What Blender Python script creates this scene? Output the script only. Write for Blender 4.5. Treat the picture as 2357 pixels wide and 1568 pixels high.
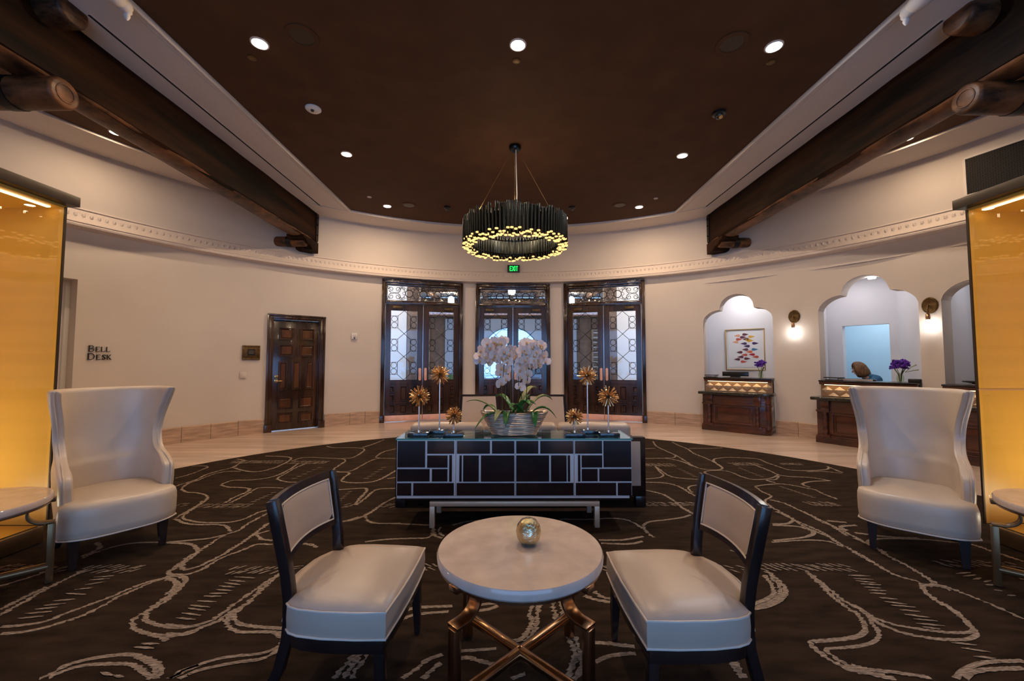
import bpy, bmesh, math, random
from mathutils import Vector, Matrix
random.seed(7)
sin, cos, pi, rad = math.sin, math.cos, math.pi, math.radians
scene = bpy.context.scene
COL = scene.collection
for o in list(bpy.data.objects):
    bpy.data.objects.remove(o)

# ------------------------------------------------------------------ camera, world, exposure
cam_d = bpy.data.cameras.new('camera')
cam = bpy.data.objects.new('camera', cam_d)
COL.objects.link(cam)
cam_d.sensor_width = 36.0
cam_d.lens = 941.26 / 2357 * 36.0
cam_d.clip_start = 0.05
cam_d.clip_end = 200
PITCH, YAW, ROLL = 0.0516, 0.0068, 0.0008
fw = Vector((sin(YAW) * cos(PITCH), cos(YAW) * cos(PITCH), sin(PITCH)))
rt = Vector((cos(YAW), -sin(YAW), 0))
up = rt.cross(fw)
rt, up = rt * cos(ROLL) + up * sin(ROLL), up * cos(ROLL) - rt * sin(ROLL)
cam.matrix_world = Matrix(((rt.x, up.x, -fw.x, -0.083), (rt.y, up.y, -fw.y, 0), (rt.z, up.z, -fw.z, 1.4), (0, 0, 0, 1)))
scene.camera = cam

world = bpy.data.worlds.new('world')
scene.world = world
world.use_nodes = True
bg = world.node_tree.nodes['Background']
bg.inputs[0].default_value = (0.24, 0.50, 1.0, 1)
bg.inputs[1].default_value = 3.0
scene.view_settings.view_transform = 'Standard'
scene.view_settings.look = 'None'
scene.view_settings.exposure = 0.0
scene.view_settings.gamma = 1.0
scene.view_settings.use_curve_mapping = False
scene.cycles.use_denoising = True
scene.cycles.use_adaptive_sampling = True
scene.cycles.adaptive_threshold = 0.1
scene.cycles.adaptive_min_samples = 16
scene.cycles.max_bounces = 6
scene.cycles.diffuse_bounces = 3
scene.cycles.glossy_bounces = 3
scene.cycles.transmission_bounces = 4
scene.cycles.transparent_max_bounces = 12
scene.cycles.caustics_reflective = False
scene.cycles.caustics_refractive = False
scene.cycles.sample_clamp_indirect = 4.0

WARM = (1.0, 0.72, 0.46)
COOL = (0.80, 0.90, 1.0)
DOWNLIGHT_W = 40.0
NEUTRAL_W = (0.95, 0.95, 1.0)

# daylight enters through the wide opening behind the viewer
pl = bpy.data.lights.new('entrance_daylight', 'AREA')
pl.shape = 'RECTANGLE'
pl.size, pl.size_y = 6.6, 3.2
pl.cycles.is_portal = True
po = bpy.data.objects.new('entrance_daylight', pl)
po.location = (0, -3.0, 1.6)
po.rotation_euler = (pi / 2, 0, 0)
COL.objects.link(po)

# ------------------------------------------------------------------ helpers
R_W, YC, ZC, R_S = 7.02, 3.134, 4.55, 6.35


def PP(th, r, z=0.0):
    t = rad(th)
    return Vector((r * sin(t), YC + r * cos(t), z))


class MB:
    def __init__(s):
        s.v, s.f, s.m = [], [], []

    def add(s, vs, fs, mi=0, M=None):
        n = len(s.v)
        for p in vs:
            p = Vector(p)
            s.v.append(M @ p if M else p)
        for f in fs:
            s.f.append([i + n for i in f])
            s.m.append(mi)
        return s

    def box(s, x0, x1, y0, y1, z0, z1, mi=0, M=None):
        vs = [(x, y, z) for z in (z0, z1) for y in (y0, y1) for x in (x0, x1)]
        return s.add(vs, [(0, 2, 3, 1), (4, 5, 7, 6), (0, 1, 5, 4), (2, 6, 7, 3), (0, 4, 6, 2), (1, 3, 7, 5)], mi, M)

    def cyl(s, a, b, r0, r1=None, n=12, mi=0, caps=True, M=None):
        a, b = Vector(a), Vector(b)
        r1 = r0 if r1 is None else r1
        d = (b - a).normalized()
        u = d.orthogonal().normalized()
        w = d.cross(u)
        vs = []
        for p, r in ((a, r0), (b, r1)):
            for i in range(n):
                t = 2 * pi * i / n
                vs.append(p + u * (r * cos(t)) + w * (r * sin(t)))
        fs = [(i, (i + 1) % n, n + (i + 1) % n, n + i) for i in range(n)]
        if caps:
            fs += [tuple(range(n - 1, -1, -1)), tuple(range(n, 2 * n))]
        return s.add(vs, fs, mi, M)

    def tube(s, pts, r, n=6, closed=False, mi=0, M=None, flat=None):
        pts = [Vector(p) for p in pts]
        N = len(pts)
        rr = r if isinstance(r, (list, tuple)) else [r] * N
        vs = []
        u = None
        for i, p in enumerate(pts):
            if closed:
                d = pts[(i + 1) % N] - pts[i - 1]
            else:
                d = pts[min(i + 1, N - 1)] - pts[max(i - 1, 0)]
            d = d.normalized() if d.length > 1e-9 else Vector((0, 0, 1))
            if u is None:
                u = d.orthogonal().normalized() if flat is None else (Vector(flat) - d * d.dot(Vector(flat))).normalized()
            else:
                u = u - d * u.dot(d)
                u = u.normalized() if u.length > 1e-6 else d.orthogonal().normalized()
            w = d.cross(u)
            for k in range(n):
                t = 2 * pi * k / n + (pi / 4 if n == 4 else 0)
                vs.append(p + u * (rr[i] * cos(t)) + w * (rr[i] * sin(t)))
        fs = []
        for i in range(N if closed else N - 1):
            j = (i + 1) % N
            for k in range(n):
                l = (k + 1) % n
                fs.append((i * n + k, i * n + l, j * n + l, j * n + k))
        if not closed:
            fs += [tuple(range(n - 1, -1, -1)), tuple((N - 1) * n + k for k in range(n))]
        return s.add(vs, fs, mi, M)

    def bar(s, pts, w, t, wdir, mi=0, M=None):
        # flat strip: w along wdir, t across
        pts = [Vector(p) for p in pts]
        wd = Vector(wdir).normalized()
        N = len(pts)
        vs = []
        for i, p in enumerate(pts):
            d = (pts[min(i + 1, N - 1)] - pts[max(i - 1, 0)]).normalized()
            nn = d.cross(wd).normalized()
            for a, b in ((-1, -1), (1, -1), (1, 1), (-1, 1)):
                vs.append(p + wd * (a * w / 2) + nn * (b * t / 2))
        fs = []
        for i in range(N - 1):
            for k in range(4):
                l = (k + 1) % 4
                fs.append((i * 4 + k, i * 4 + l, i * 4 + 4 + l, i * 4 + 4 + k))
        fs += [(3, 2, 1, 0), tuple((N - 1) * 4 + k for k in range(4))]
        return s.add(vs, fs, mi, M)

    def lathe(s, prof, n=24, mi=0, M=None):
        vs = []
        for r, z in prof:
            for i in range(n):
                t = 2 * pi * i / n
                vs.append((r * cos(t), r * sin(t), z))
        fs = []
        for a in range(len(prof) - 1):
            for i in range(n):
                j = (i + 1) % n
                fs.append((a * n + i, a * n + j, a * n + n + j, a * n + n + i))
        fs.append(tuple(range(n - 1, -1, -1)))
        fs.append(tuple((len(prof) - 1) * n + i for i in range(n)))
        return s.add(vs, fs, mi, M)

    def prism(s, poly, h0, h1, axis='z', mi=0, M=None):
        def pt(a, b, h):
            return {'z': (a, b, h), 'y': (a, h, b), 'x': (h, a, b)}[axis]
        n = len(poly)
        vs = [pt(a, b, h0) for a, b in poly] + [pt(a, b, h1) for a, b in poly]
        fs = [tuple(range(n - 1, -1, -1)), tuple(range(n, 2 * n))]
        fs += [(i, (i + 1) % n, n + (i + 1) % n, n + i) for i in range(n)]
        return s.add(vs, fs, mi, M)

    def sphere(s, c, rx, ry=None, rz=None, nu=16, nv=10, mi=0, M=None):
        ry = rx if ry is None else ry
        rz = rx if rz is None else rz
        vs = [(c[0], c[1], c[2] - rz)]
        for a in range(1, nv):
            ph = -pi / 2 + pi * a / nv
            for i in range(nu):
                t = 2 * pi * i / nu
                vs.append((c[0] + rx * cos(ph) * cos(t), c[1] + ry * cos(ph) * sin(t), c[2] + rz * sin(ph)))
        vs.append((c[0], c[1], c[2] + rz))
        fs = [(0, 1 + (i + 1) % nu, 1 + i) for i in range(nu)]
        for a in range(nv - 2):
            for i in range(nu):
                j = (i + 1) % nu
                fs.append((1 + a * nu + i, 1 + a * nu + j, 1 + a * nu + nu + j, 1 + a * nu + nu + i))
        L = len(vs) - 1
        fs += [(L, 1 + (nv - 2) * nu + i, 1 + (nv - 2) * nu + (i + 1) % nu) for i in range(nu)]
        return s.add(vs, fs, mi, M)

    def grid(s, rows, closed=False, mi=0, M=None):
        n = len(rows[0])
        vs = [p for r in rows for p in r]
        fs = []
        for a in range(len(rows) - 1):
            for i in range(n if closed else n - 1):
                j = (i + 1) % n
                fs.append((a * n + i, a * n + j, a * n + n + j, a * n + n + i))
        return s.add(vs, fs, mi, M)

    def sheet(s, fn, nu, nv, th, mi=0, M=None):
        # thick sheet: fn(u,v)->point, normal offset th to both sides
        def P(u, v):
            return Vector(fn(u, v))
        fr, bk = [], []
        e = 1e-3
        for a in range(nv + 1):
            r0, r1 = [], []
            for i in range(nu + 1):
                u, v = i / nu, a / nv
                p = P(u, v)
                n = (P(min(u + e, 1), v) - P(max(u - e, 0), v)).cross(P(u, min(v + e, 1)) - P(u, max(v - e, 0)))
                n = n.normalized()
                r0.append(p + n * th / 2)
                r1.append(p - n * th / 2)
            fr.append(r0)
            bk.append(r1)
        n0 = len(s.v)
        s.grid(fr, mi=mi, M=M)
        n1 = len(s.v)
        k = len(s.f)
        s.grid(bk, mi=mi, M=M)
        s.f[k:] = [f[::-1] for f in s.f[k:]]
        W = nu + 1
        border = [i for i in range(W)] + [a * W + nu for a in range(1, nv + 1)] + [nv * W + i for i in range(nu - 1, -1, -1)] + [a * W for a in range(nv - 1, 0, -1)]
        for q in range(len(border)):
            a, b = border[q], border[(q + 1) % len(border)]
            s.f.append([n0 + b, n0 + a, n1 + a, n1 + b])
            s.m.append(mi)
        return s

    def build(s, name, mats, parent=None, bevel=0, seg=2, smooth=38, fix=True):
        me = bpy.data.meshes.new(name)
        me.from_pydata([tuple(p) for p in s.v], [], s.f)
        if not isinstance(mats, (list, tuple)):
            mats = [mats]
        for m in mats:
            me.materials.append(m)
        me.polygons.foreach_set('material_index', s.m)
        bm = bmesh.new()
        bm.from_mesh(me)
        if fix:
            bmesh.ops.recalc_face_normals(bm, faces=bm.faces)
        if bevel:
            ed = [e for e in bm.edges if len(e.link_faces) == 2 and e.calc_face_angle(0) > rad(30)]
            bmesh.ops.bevel(bm, geom=ed, offset=bevel, segments=seg, affect='EDGES', profile=0.5, clamp_overlap=True)
        if smooth:
            for f in bm.faces:
                f.smooth = True
            for e in bm.edges:
                if len(e.link_faces) == 2 and e.calc_face_angle(0) > rad(smooth):
                    e.smooth = False
        bm.to_mesh(me)
        bm.free()
        o = bpy.data.objects.new(name, me)
        COL.objects.link(o)
        if parent:
            o.parent = parent
        return o


def tag(o, label=None, cat=None, group=None, kind=None):
    if label:
        o['label'] = label
    if cat:
        o['category'] = cat
    if group:
        o['group'] = group
    if kind:
        o['kind'] = kind
    return o


def thing(name, label, cat, loc=(0, 0, 0), rz=0.0, group=None, kind=None):
    o = bpy.data.objects.new(name, None)
    o.empty_display_size = 0.1
    COL.objects.link(o)
    o.location = loc
    o.rotation_euler = (0, 0, rz)
    return tag(o, label, cat, group, kind)


def children_of(o):
    return [c for c in bpy.data.objects if c.parent == o]


def copy_tree(o, parent=None):
    c = o.copy()
    COL.objects.link(c)
    c.parent = parent
    for ch in KIDS(o):
        copy_tree(ch, c)
    return c


def KIDS(o):
    return [c for c in list(o.children)]


def inst(src, parent, loc=(0, 0, 0), rot=(0, 0, 0), scale=(1, 1, 1)):
    c = src.copy()
    COL.objects.link(c)
    c.parent = parent
    c.location = loc
    c.rotation_euler = rot
    c.scale = scale
    return c


def area(name, parent, loc, size, power, color=WARM, rot=(0, 0, 0), shape='DISK', size_y=None, spread=None):
    l = bpy.data.lights.new(name, 'AREA')
    l.shape = shape
    l.size = size
    if size_y:
        l.size_y = size_y
    l.energy = power
    l.color = color
    if spread:
        l.spread = spread
    o = bpy.data.objects.new(name, l)
    o.location = loc
    o.rotation_euler = rot
    COL.objects.link(o)
    if parent:
        o.parent = parent
    return o


def point(name, parent, loc, power, color=WARM, r=0.03):
    l = bpy.data.lights.new(name, 'POINT')
    l.energy = power
    l.color = color
    l.shadow_soft_size = r
    o = bpy.data.objects.new(name, l)
    o.location = loc
    COL.objects.link(o)
    if parent:
        o.parent = parent
    return o


# ------------------------------------------------------------------ materials
def new_mat(name):
    m = bpy.data.materials.new(name)
    m.use_nodes = True
    nt = m.node_tree
    return m, nt, nt.nodes['Principled BSDF']


def mat(name, col, rough=0.5, metal=0.0, var=None, bump=None, coat=0.0, emit=None, estr=0.0, spec=0.5, stretch=(1, 1, 1), col2=None, alpha=None, sub=None):
    m, nt, b = new_mat(name)
    b.inputs['Base Color'].default_value = (*col, 1)
    b.inputs['Roughness'].default_value = rough
    b.inputs['Metallic'].default_value = metal
    b.inputs['Specular IOR Level'].default_value = spec
    if coat:
        b.inputs['Coat Weight'].default_value = coat
        b.inputs['Coat Roughness'].default_value = 0.08
    if emit:
        b.inputs['Emission Color'].default_value = (*emit, 1)
        b.inputs['Emission Strength'].default_value = estr
    if sub:
        b.inputs['Subsurface Weight'].default_value = sub
        b.inputs['Subsurface Radius'].default_value = (0.02, 0.01, 0.01)
    tc = nt.nodes.new('ShaderNodeTexCoord')
    mp = nt.nodes.new('ShaderNodeMapping')
    mp.inputs['Scale'].default_value = stretch
    nt.links.new(tc.outputs['Object'], mp.inputs[0])
    if var:
        sc, amt = var
        nz = nt.nodes.new('ShaderNodeTexNoise')
        nz.inputs['Scale'].default_value = sc
        nz.inputs['Detail'].default_value = 5
        nt.links.new(mp.outputs[0], nz.inputs[0])
        cr = nt.nodes.new('ShaderNodeValToRGB')
        cr.color_ramp.elements[0].position = 0.3
        cr.color_ramp.elements[1].position = 0.7
        c2 = col2 or [min(1, c * (1 + amt)) for c in col]
        c1 = [c * (1 - amt) for c in col]
        cr.color_ramp.elements[0].color = (*c1, 1)
        cr.color_ramp.elements[1].color = (*c2, 1)
        nt.links.new(nz.outputs[0], cr.inputs[0])
        nt.links.new(cr.outputs[0], b.inputs['Base Color'])
    if bump:
        sc, st = bump
        nb = nt.nodes.new('ShaderNodeTexNoise')
        nb.inputs['Scale'].default_value = sc
        nb.inputs['Detail'].default_value = 4
        nt.links.new(mp.outputs[0], nb.inputs[0])
        bp = nt.nodes.new('ShaderNodeBump')
        bp.inputs['Strength'].default_value = st
        bp.inputs['Distance'].default_value = 0.01
        nt.links.new(nb.outputs[0], bp.inputs['Height'])
        nt.links.new(bp.outputs[0], b.inputs['Normal'])
    return m


def glass(name, tint=(1, 1, 1), rough=0.0, ior=1.5):
    m = bpy.data.materials.new(name)
    m.use_nodes = True
    nt = m.node_tree
    nt.nodes.remove(nt.nodes['Principled BSDF'])
    out = nt.nodes['Material Output']
    tr = nt.nodes.new('ShaderNodeBsdfTransparent')
    tr.inputs[0].default_value = (*tint, 1)
    gl = nt.nodes.new('ShaderNodeBsdfGlossy')
    gl.inputs['Roughness'].default_value = rough
    lw = nt.nodes.new('ShaderNodeLayerWeight')
    lw.inputs['Blend'].default_value = 0.5
    pw = nt.nodes.new('ShaderNodeMath')
    pw.operation = 'POWER'
    pw.inputs[1].default_value = 5.0
    nt.links.new(lw.outputs['Facing'], pw.inputs[0])
    fr = nt.nodes.new('ShaderNodeMath')
    fr.operation = 'MULTIPLY_ADD'
    fr.inputs[1].default_value = 0.95
    fr.inputs[2].default_value = 0.04
    nt.links.new(pw.outputs[0], fr.inputs[0])
    mx = nt.nodes.new('ShaderNodeMixShader')
    nt.links.new(fr.outputs[0], mx.inputs[0])
    nt.links.new(tr.outputs[0], mx.inputs[1])
    nt.links.new(gl.outputs[0], mx.inputs[2])
    nt.links.new(mx.outputs[0], out.inputs[0])
    return m


def emis(name, col, st):
    m = bpy.data.materials.new(name)
    m.use_nodes = True
    nt = m.node_tree
    nt.nodes.remove(nt.nodes['Principled BSDF'])
    e = nt.nodes.new('ShaderNodeEmission')
    e.inputs[0].default_value = (*col, 1)
    e.inputs[1].default_value = st
    nt.links.new(e.outputs[0], nt.nodes['Material Output'].inputs[0])
    return m


def wood(name, c1, c2, scale=6, stretch=(1, 0.06, 1), rough=0.45, bump=0.25, coat=0.0, spec=0.5):
    m, nt, b = new_mat(name)
    tc = nt.nodes.new('ShaderNodeTexCoord')
    mp = nt.nodes.new('ShaderNodeMapping')
    mp.inputs['Scale'].default_value = stretch
    nt.links.new(tc.outputs['Object'], mp.inputs[0])
    nz = nt.nodes.new('ShaderNodeTexNoise')
    nz.inputs['Scale'].default_value = scale
    nz.inputs['Detail'].default_value = 8
    nz.inputs['Roughness'].default_value = 0.65
    nt.links.new(mp.outputs[0], nz.inputs[0])
    cr = nt.nodes.new('ShaderNodeValToRGB')
    cr.color_ramp.elements[0].position = 0.38
    cr.color_ramp.elements[1].position = 0.68
    cr.color_ramp.elements[0].color = (*c1, 1)
    cr.color_ramp.elements[1].color = (*c2, 1)
    nt.links.new(nz.outputs[0], cr.inputs[0])
    nt.links.new(cr.outputs[0], b.inputs['Base Color'])
    b.inputs['Roughness'].default_value = rough
    b.inputs['Specular IOR Level'].default_value = spec
    if coat:
        b.inputs['Coat Weight'].default_value = coat
        b.inputs['Coat Roughness'].default_value = 0.1
    bp = nt.nodes.new('ShaderNodeBump')
    bp.inputs['Strength'].default_value = bump
    bp.inputs['Distance'].default_value = 0.006
    nt.links.new(nz.outputs[0], bp.inputs['Height'])
    nt.links.new(bp.outputs[0], b.inputs['Normal'])
    return m


M = {}
M['plaster'] = mat('plaster', (0.66, 0.585, 0.525), 0.85, var=(1.2, 0.03), bump=(60, 0.05))
M['soffit'] = mat('soffit_white', (0.72, 0.65, 0.60), 0.8)
M['cornice'] = mat('cornice_plaster', (0.70, 0.60, 0.54), 0.55, bump=(45, 0.9))
M['ceiling'] = mat('ceiling_brown', (0.088, 0.040, 0.0185), 0.75, var=(3, 0.12), spec=0.2)
M['office'] = mat('office_paint', (0.80, 0.78, 0.80), 0.7)
M['office_blue'] = mat('office_blue', (0.56, 0.72, 0.82), 0.7)
M['travertine'] = mat('travertine', (0.50, 0.34, 0.24), 0.4, var=(7, 0.25), bump=(30, 0.15), stretch=(0.6, 0.6, 5))
M['marble'] = mat('marble_floor', (0.63, 0.47, 0.38), 0.18, var=(2.2, 0.2), stretch=(0.35, 3.0, 1), spec=0.6)
M['carpet'] = mat('carpet_pile', (0.030, 0.0175, 0.0105), 0.95, var=(9, 0.45), bump=(260, 0.6), spec=0.1, stretch=(0.5, 1.6, 1))
M['carpet_line'] = mat('carpet_pattern', (0.36, 0.265, 0.20), 0.95, var=(110, 0.72), bump=(200, 0.8), spec=0.1, stretch=(0.30, 1.5, 1), col2=(0.50, 0.385, 0.30))
M['beam'] = wood('beam_wood', (0.0035, 0.0022, 0.0017), (0.036, 0.0130, 0.0045), 3, (1.6, 0.16, 1.6), 0.6, 0.5, spec=0.08)
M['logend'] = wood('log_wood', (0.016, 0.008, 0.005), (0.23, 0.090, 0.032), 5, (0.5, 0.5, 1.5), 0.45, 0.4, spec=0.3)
M['iron'] = mat('black_iron', (0.012, 0.012, 0.014), 0.45, 0.6)
M['doorwood'] = wood('door_wood', (0.020, 0.009, 0.0055), (0.075, 0.030, 0.015), 4, (1.2, 1.2, 0.12), 0.22, 0.15, coat=0.5)
M['doorpanel'] = wood('door_panel_wood', (0.05, 0.018, 0.008), (0.16, 0.06, 0.022), 4, (1.2, 1.2, 0.15), 0.25, 0.15, coat=0.4)
M['copper'] = mat('copper_plate', (0.92, 0.52, 0.40), 0.4, 0.2, var=(8, 0.1))
M['brass'] = mat('polished_brass', (0.82, 0.58, 0.25), 0.2, 1.0)
M['bronze'] = mat('bronze_metal', (0.52, 0.30, 0.17), 0.24, 1.0, var=(20, 0.08))
M['goldbar'] = mat('champagne_metal', (0.74, 0.53, 0.36), 0.42, 0.6)
M['silver'] = mat('silver_trim', (0.74, 0.64, 0.60), 0.5, 0.35)
M['leather'] = mat('cream_leather', (0.47, 0.362, 0.288), 0.38, var=(3, 0.07), bump=(14, 0.12), spec=0.5)
M['leather2'] = mat('taupe_leather', (0.565, 0.45, 0.35), 0.36, var=(3, 0.08), bump=(7, 0.16), spec=0.5)
M['piping'] = mat('pale_piping', (0.66, 0.55, 0.46), 0.5)
M['ebony'] = wood('ebony_wood', (0.010, 0.006, 0.006), (0.030, 0.015, 0.013), 6, (1, 1, 0.2), 0.25, 0.08, coat=0.3)
M['mahog'] = wood('cabinet_wood', (0.011, 0.004, 0.004), (0.028, 0.009, 0.007), 6, (0.3, 1, 2.0), 0.2, 0.06, coat=0.6)
M['desk'] = wood('desk_mahogany', (0.035, 0.010, 0.006), (0.14, 0.038, 0.016), 5, (0.3, 1, 1.5), 0.3, 0.15, coat=0.4)
M['granite'] = mat('dark_granite', (0.028, 0.030, 0.028), 0.12, var=(60, 0.7), spec=0.7)
M['tilegold'] = mat('diamond_tile', (0.62, 0.46, 0.32), 0.4, var=(30, 0.12))
M['tileback'] = mat('tile_joint', (0.28, 0.16, 0.09), 0.6)
M['stone'] = mat('pale_stone', (0.56, 0.44, 0.375), 0.10, var=(9, 0.12), spec=0.6)
M['glass'] = glass('clear_glass')
M['topglass'] = glass('green_edge_glass', (0.80, 0.95, 0.90))
M['glassedge'] = mat('glass_edge', (0.10, 0.36, 0.30), 0.1, emit=None)
M['amber'] = mat('amber_panel', (0.84, 0.46, 0.07), 0.34, var=(2.0, 0.05), stretch=(0.2, 1, 6))
M['casefloor'] = mat('case_floor_metal', (0.80, 0.60, 0.26), 0.22, 0.85)
M['plinth'] = mat('bronze_plinth', (0.22, 0.13, 0.06), 0.3, 0.7, var=(6, 0.2))
M['darkcap'] = mat('dark_bronze_cap', (0.045, 0.028, 0.015), 0.4, 0.3)
M['white'] = mat('white_plastic', (0.78, 0.76, 0.73), 0.4)
M['black'] = mat('black_plastic', (0.012, 0.012, 0.013), 0.35)
M['meshgrey'] = mat('grille_grey', (0.085, 0.075, 0.068), 0.7)
M['textgrey'] = mat('plaque_text', (0.22, 0.2, 0.18), 0.5)
M['darkhole'] = mat('dark_void', (0.006, 0.005, 0.005), 0.9)
M['lamp'] = emis('lamp_lens', (1.0, 0.90, 0.76), 26)
M['lampcool'] = emis('lamp_lens_cool', (0.96, 0.97, 1.0), 26)
M['led'] = emis('led_strip', (1.0, 0.72, 0.36), 5)
M['panelglow'] = emis('office_panel', (0.96, 0.97, 1.0), 1.6)
M['ledamber'] = emis('case_led', (1.0, 0.74, 0.34), 5)
M['bulb'] = emis('sconce_bulb', (1.0, 0.97, 0.92), 14)
M['exitgreen'] = emis('exit_green', (0.02, 0.85, 0.12), 1.6)
M['exitbody'] = mat('exit_body', (0.010, 0.022, 0.012), 0.4)
M['tubedark'] = mat('dark_nickel', (0.032, 0.035, 0.034), 0.2, 1.0)
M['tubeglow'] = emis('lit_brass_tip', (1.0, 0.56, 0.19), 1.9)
M['gold'] = mat('gold_leaf', (0.80, 0.50, 0.24), 0.3, 1.0, var=(40, 0.2))
M['nickel'] = mat('nickel_rod', (0.72, 0.68, 0.66), 0.2, 1.0)
M['crystalblue'] = mat('black_base', (0.012, 0.022, 0.035), 0.06, 0.0, spec=0.8)
M['mercury'] = mat('mercury_glass', (0.74, 0.62, 0.40), 0.16, 1.0, var=(14, 0.4), bump=(55, 1.0))
M['basket'] = mat('silver_basket', (0.64, 0.52, 0.42), 0.36, 0.75)
M['soil'] = mat('moss_soil', (0.16, 0.075, 0.025), 0.9, var=(40, 0.5), bump=(60, 1.0))
M['leaf'] = mat('orchid_leaf', (0.035, 0.15, 0.022), 0.3, var=(8, 0.35))
M['leafpale'] = mat('orchid_leaf_pale', (0.26, 0.27, 0.10), 0.4, var=(10, 0.3))
M['stem'] = mat('orchid_stem', (0.06, 0.07, 0.02), 0.5)
M['petal'] = mat('orchid_petal', (0.90, 0.71, 0.62), 0.6, var=(20, 0.06))
M['petalc'] = mat('orchid_lip', (0.75, 0.42, 0.18), 0.5)
M['purple'] = mat('purple_petal', (0.16, 0.045, 0.50), 0.5, var=(15, 0.4))
M['vase'] = glass('vase_glass', (0.80, 0.86, 0.72), 0.02)
M['skin'] = mat('skin', (0.56, 0.31, 0.22), 0.5, sub=0.15)
M['hair'] = mat('brown_hair', (0.085, 0.038, 0.018), 0.45, var=(12, 0.6), stretch=(6, 6, 0.8), col2=(0.26, 0.13, 0.06))
M['bluetop'] = mat('blue_uniform', (0.012, 0.10, 0.24), 0.7, var=(8, 0.2), bump=(30, 0.3))
M['shirt'] = mat('patterned_scarf', (0.03, 0.05, 0.10), 0.7, var=(60, 0.8), col2=(0.35, 0.55, 0.65))
M['frameg'] = mat('gilt_frame', (0.56, 0.36, 0.13), 0.35, 0.8)
M['paper'] = mat('art_paper', (0.78, 0.80, 0.84), 0.7)
M['plaque'] = mat('bronze_plaque', (0.13, 0.075, 0.025), 0.4, 0.6, var=(25, 0.4))
M['paving'] = mat('paving', (0.34, 0.36, 0.38), 0.6, var=(3, 0.2))
M['extwhite'] = mat('exterior_stucco', (0.78, 0.74, 0.68), 0.9)
M['extbrown'] = mat('exterior_brown', (0.17, 0.11, 0.075), 0.8, var=(4, 0.3), bump=(20, 0.4))
M['extblue'] = mat('exterior_shade', (0.42, 0.50, 0.60), 0.9)
M['rooftile'] = mat('roof_tile', (0.62, 0.34, 0.25), 0.8, var=(10, 0.3))
M['shutter'] = mat('shutter_paint', (0.30, 0.22, 0.16), 0.6)
M['hedge'] = mat('hedge_green', (0.05, 0.12, 0.035), 0.8, var=(10, 0.6), bump=(18, 1.0))
M['carpaint'] = mat('car_paint', (0.06, 0.14, 0.30), 0.2, 0.2, coat=0.8)
M['screen'] = mat('dark_screen', (0.015, 0.016, 0.018), 0.2)

# ------------------------------------------------------------------ the room shell
def arch_top(t0, t1, zs, zl, zt, hc=0.48):
    def f(th):
        s = abs((th - (t0 + t1) / 2) / ((t1 - t0) / 2))
        s = min(s, 1.0)
        if s < hc:
            return zl + (zt - zl) * math.sqrt(max(0.0, 1 - (s / hc) ** 2)) ** 0.95
        q = (s - hc) / (1 - hc)
        return zs + (zl - zs) * math.sqrt(max(0.0, 1 - q ** 2)) ** 1.25
    return f


# openings: th0, th1, z0, top function, reveal depth
D1, D2, D3, D4 = (-25.7, -10.1), (-7.5, 7.6), (10.4, 26.0), (-44.3, -35.4)
A1, A2, A3 = (36.0, 46.5), (52.5, 63.4), (65.5, 76.4)
OPEN = [
    (D1[0] + .5, D1[1] - .5, 0, 3.29, .25), (D2[0] + .5, D2[1] - .5, 0, 3.29, .25), (D3[0] + .5, D3[1] - .5, 0, 3.29, .25),
    (D4[0] + .4, D4[1] - .4, 0, 2.33, .2),
    (A1[0], A1[1], 0, arch_top(*A1, 2.28, 2.50, 2.81, .5), .32),
    (A2[0], A2[1], 0, arch_top(*A2, 2.33, 2.58, 2.88, .48), .32),
    (A3[0], A3[1], 0, arch_top(*A3, 2.33, 2.58, 2.88, .48), .32),
    (-77, -66, 0, 2.60, .25),
    (150, 210, 0, 3.2, .3),
]


def make_wall(name, label, t0, t1):
    mb = MB()
    cuts = set()
    t = t0
    while t < t1 - 1e-6:
        cuts.add(round(t, 3))
        t += 1.0
    cuts.add(t1)
    for o in OPEN:
        if o[1] > t0 and o[0] < t1:
            n = 60 if callable(o[3]) else 2
            for i in range(n + 1):
                a = o[0] + (o[1] - o[0]) * i / n
                cuts.add(round(a, 3))
    cuts = sorted(c for c in cuts if t0 <= c <= t1)
    H = ZC + .06
    for a, b in zip(cuts, cuts[1:]):
        mid = (a + b) / 2
        op = next((o for o in OPEN if o[0] < mid < o[1]), None)

        def quad(r0, za0, za1, zb0, zb1):
            mb.add([PP(a, R_W, za0), PP(b, R_W, zb0), PP(b, R_W, zb1), PP(a, R_W, za1)], [(0, 1, 2, 3)])
        if op is None:
            quad(R_W, 0, H, 0, H)
        else:
            top = op[3] if callable(op[3]) else (lambda x, z=op[3]: z)
            ta, tb = top(a), top(b)
            quad(R_W, ta, H, tb, H)
            R2 = R_W + op[4]
            mb.add([PP(a, R_W, ta), PP(a, R2, ta), PP(b, R2, tb), PP(b, R_W, tb)], [(0, 1, 2, 3)])
            for e in (0, 1):
                if abs((a, b)[e] - op[e]) < 1e-3:
                    x, zt = (a, b)[e], (ta, tb)[e]
                    fs = [(0, 1, 2, 3)] if e == 0 else [(3, 2, 1, 0)]
                    mb.add([PP(x, R_W, 0), PP(x, R2, 0), PP(x, R2, zt), PP(x, R_W, zt)], fs)
    o = mb.build(name, M['plaster'], smooth=30, fix=False)
    return tag(o, label, 'wall', kind='structure')


wl = make_wall('wall_left', 'curved cream plaster wall with bell desk lettering and single door', -92, -31)
wb = make_wall('wall_back', 'curved cream plaster wall pierced by the three glazed double doors', -31, 31)
wr = make_wall('wall_right', 'curved cream plaster wall with lobed arches over the reception desks', 31, 92)
wf = make_wall('wall_front', 'curved plaster wall behind the viewer with a wide daylit opening', 92, 268)


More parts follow.
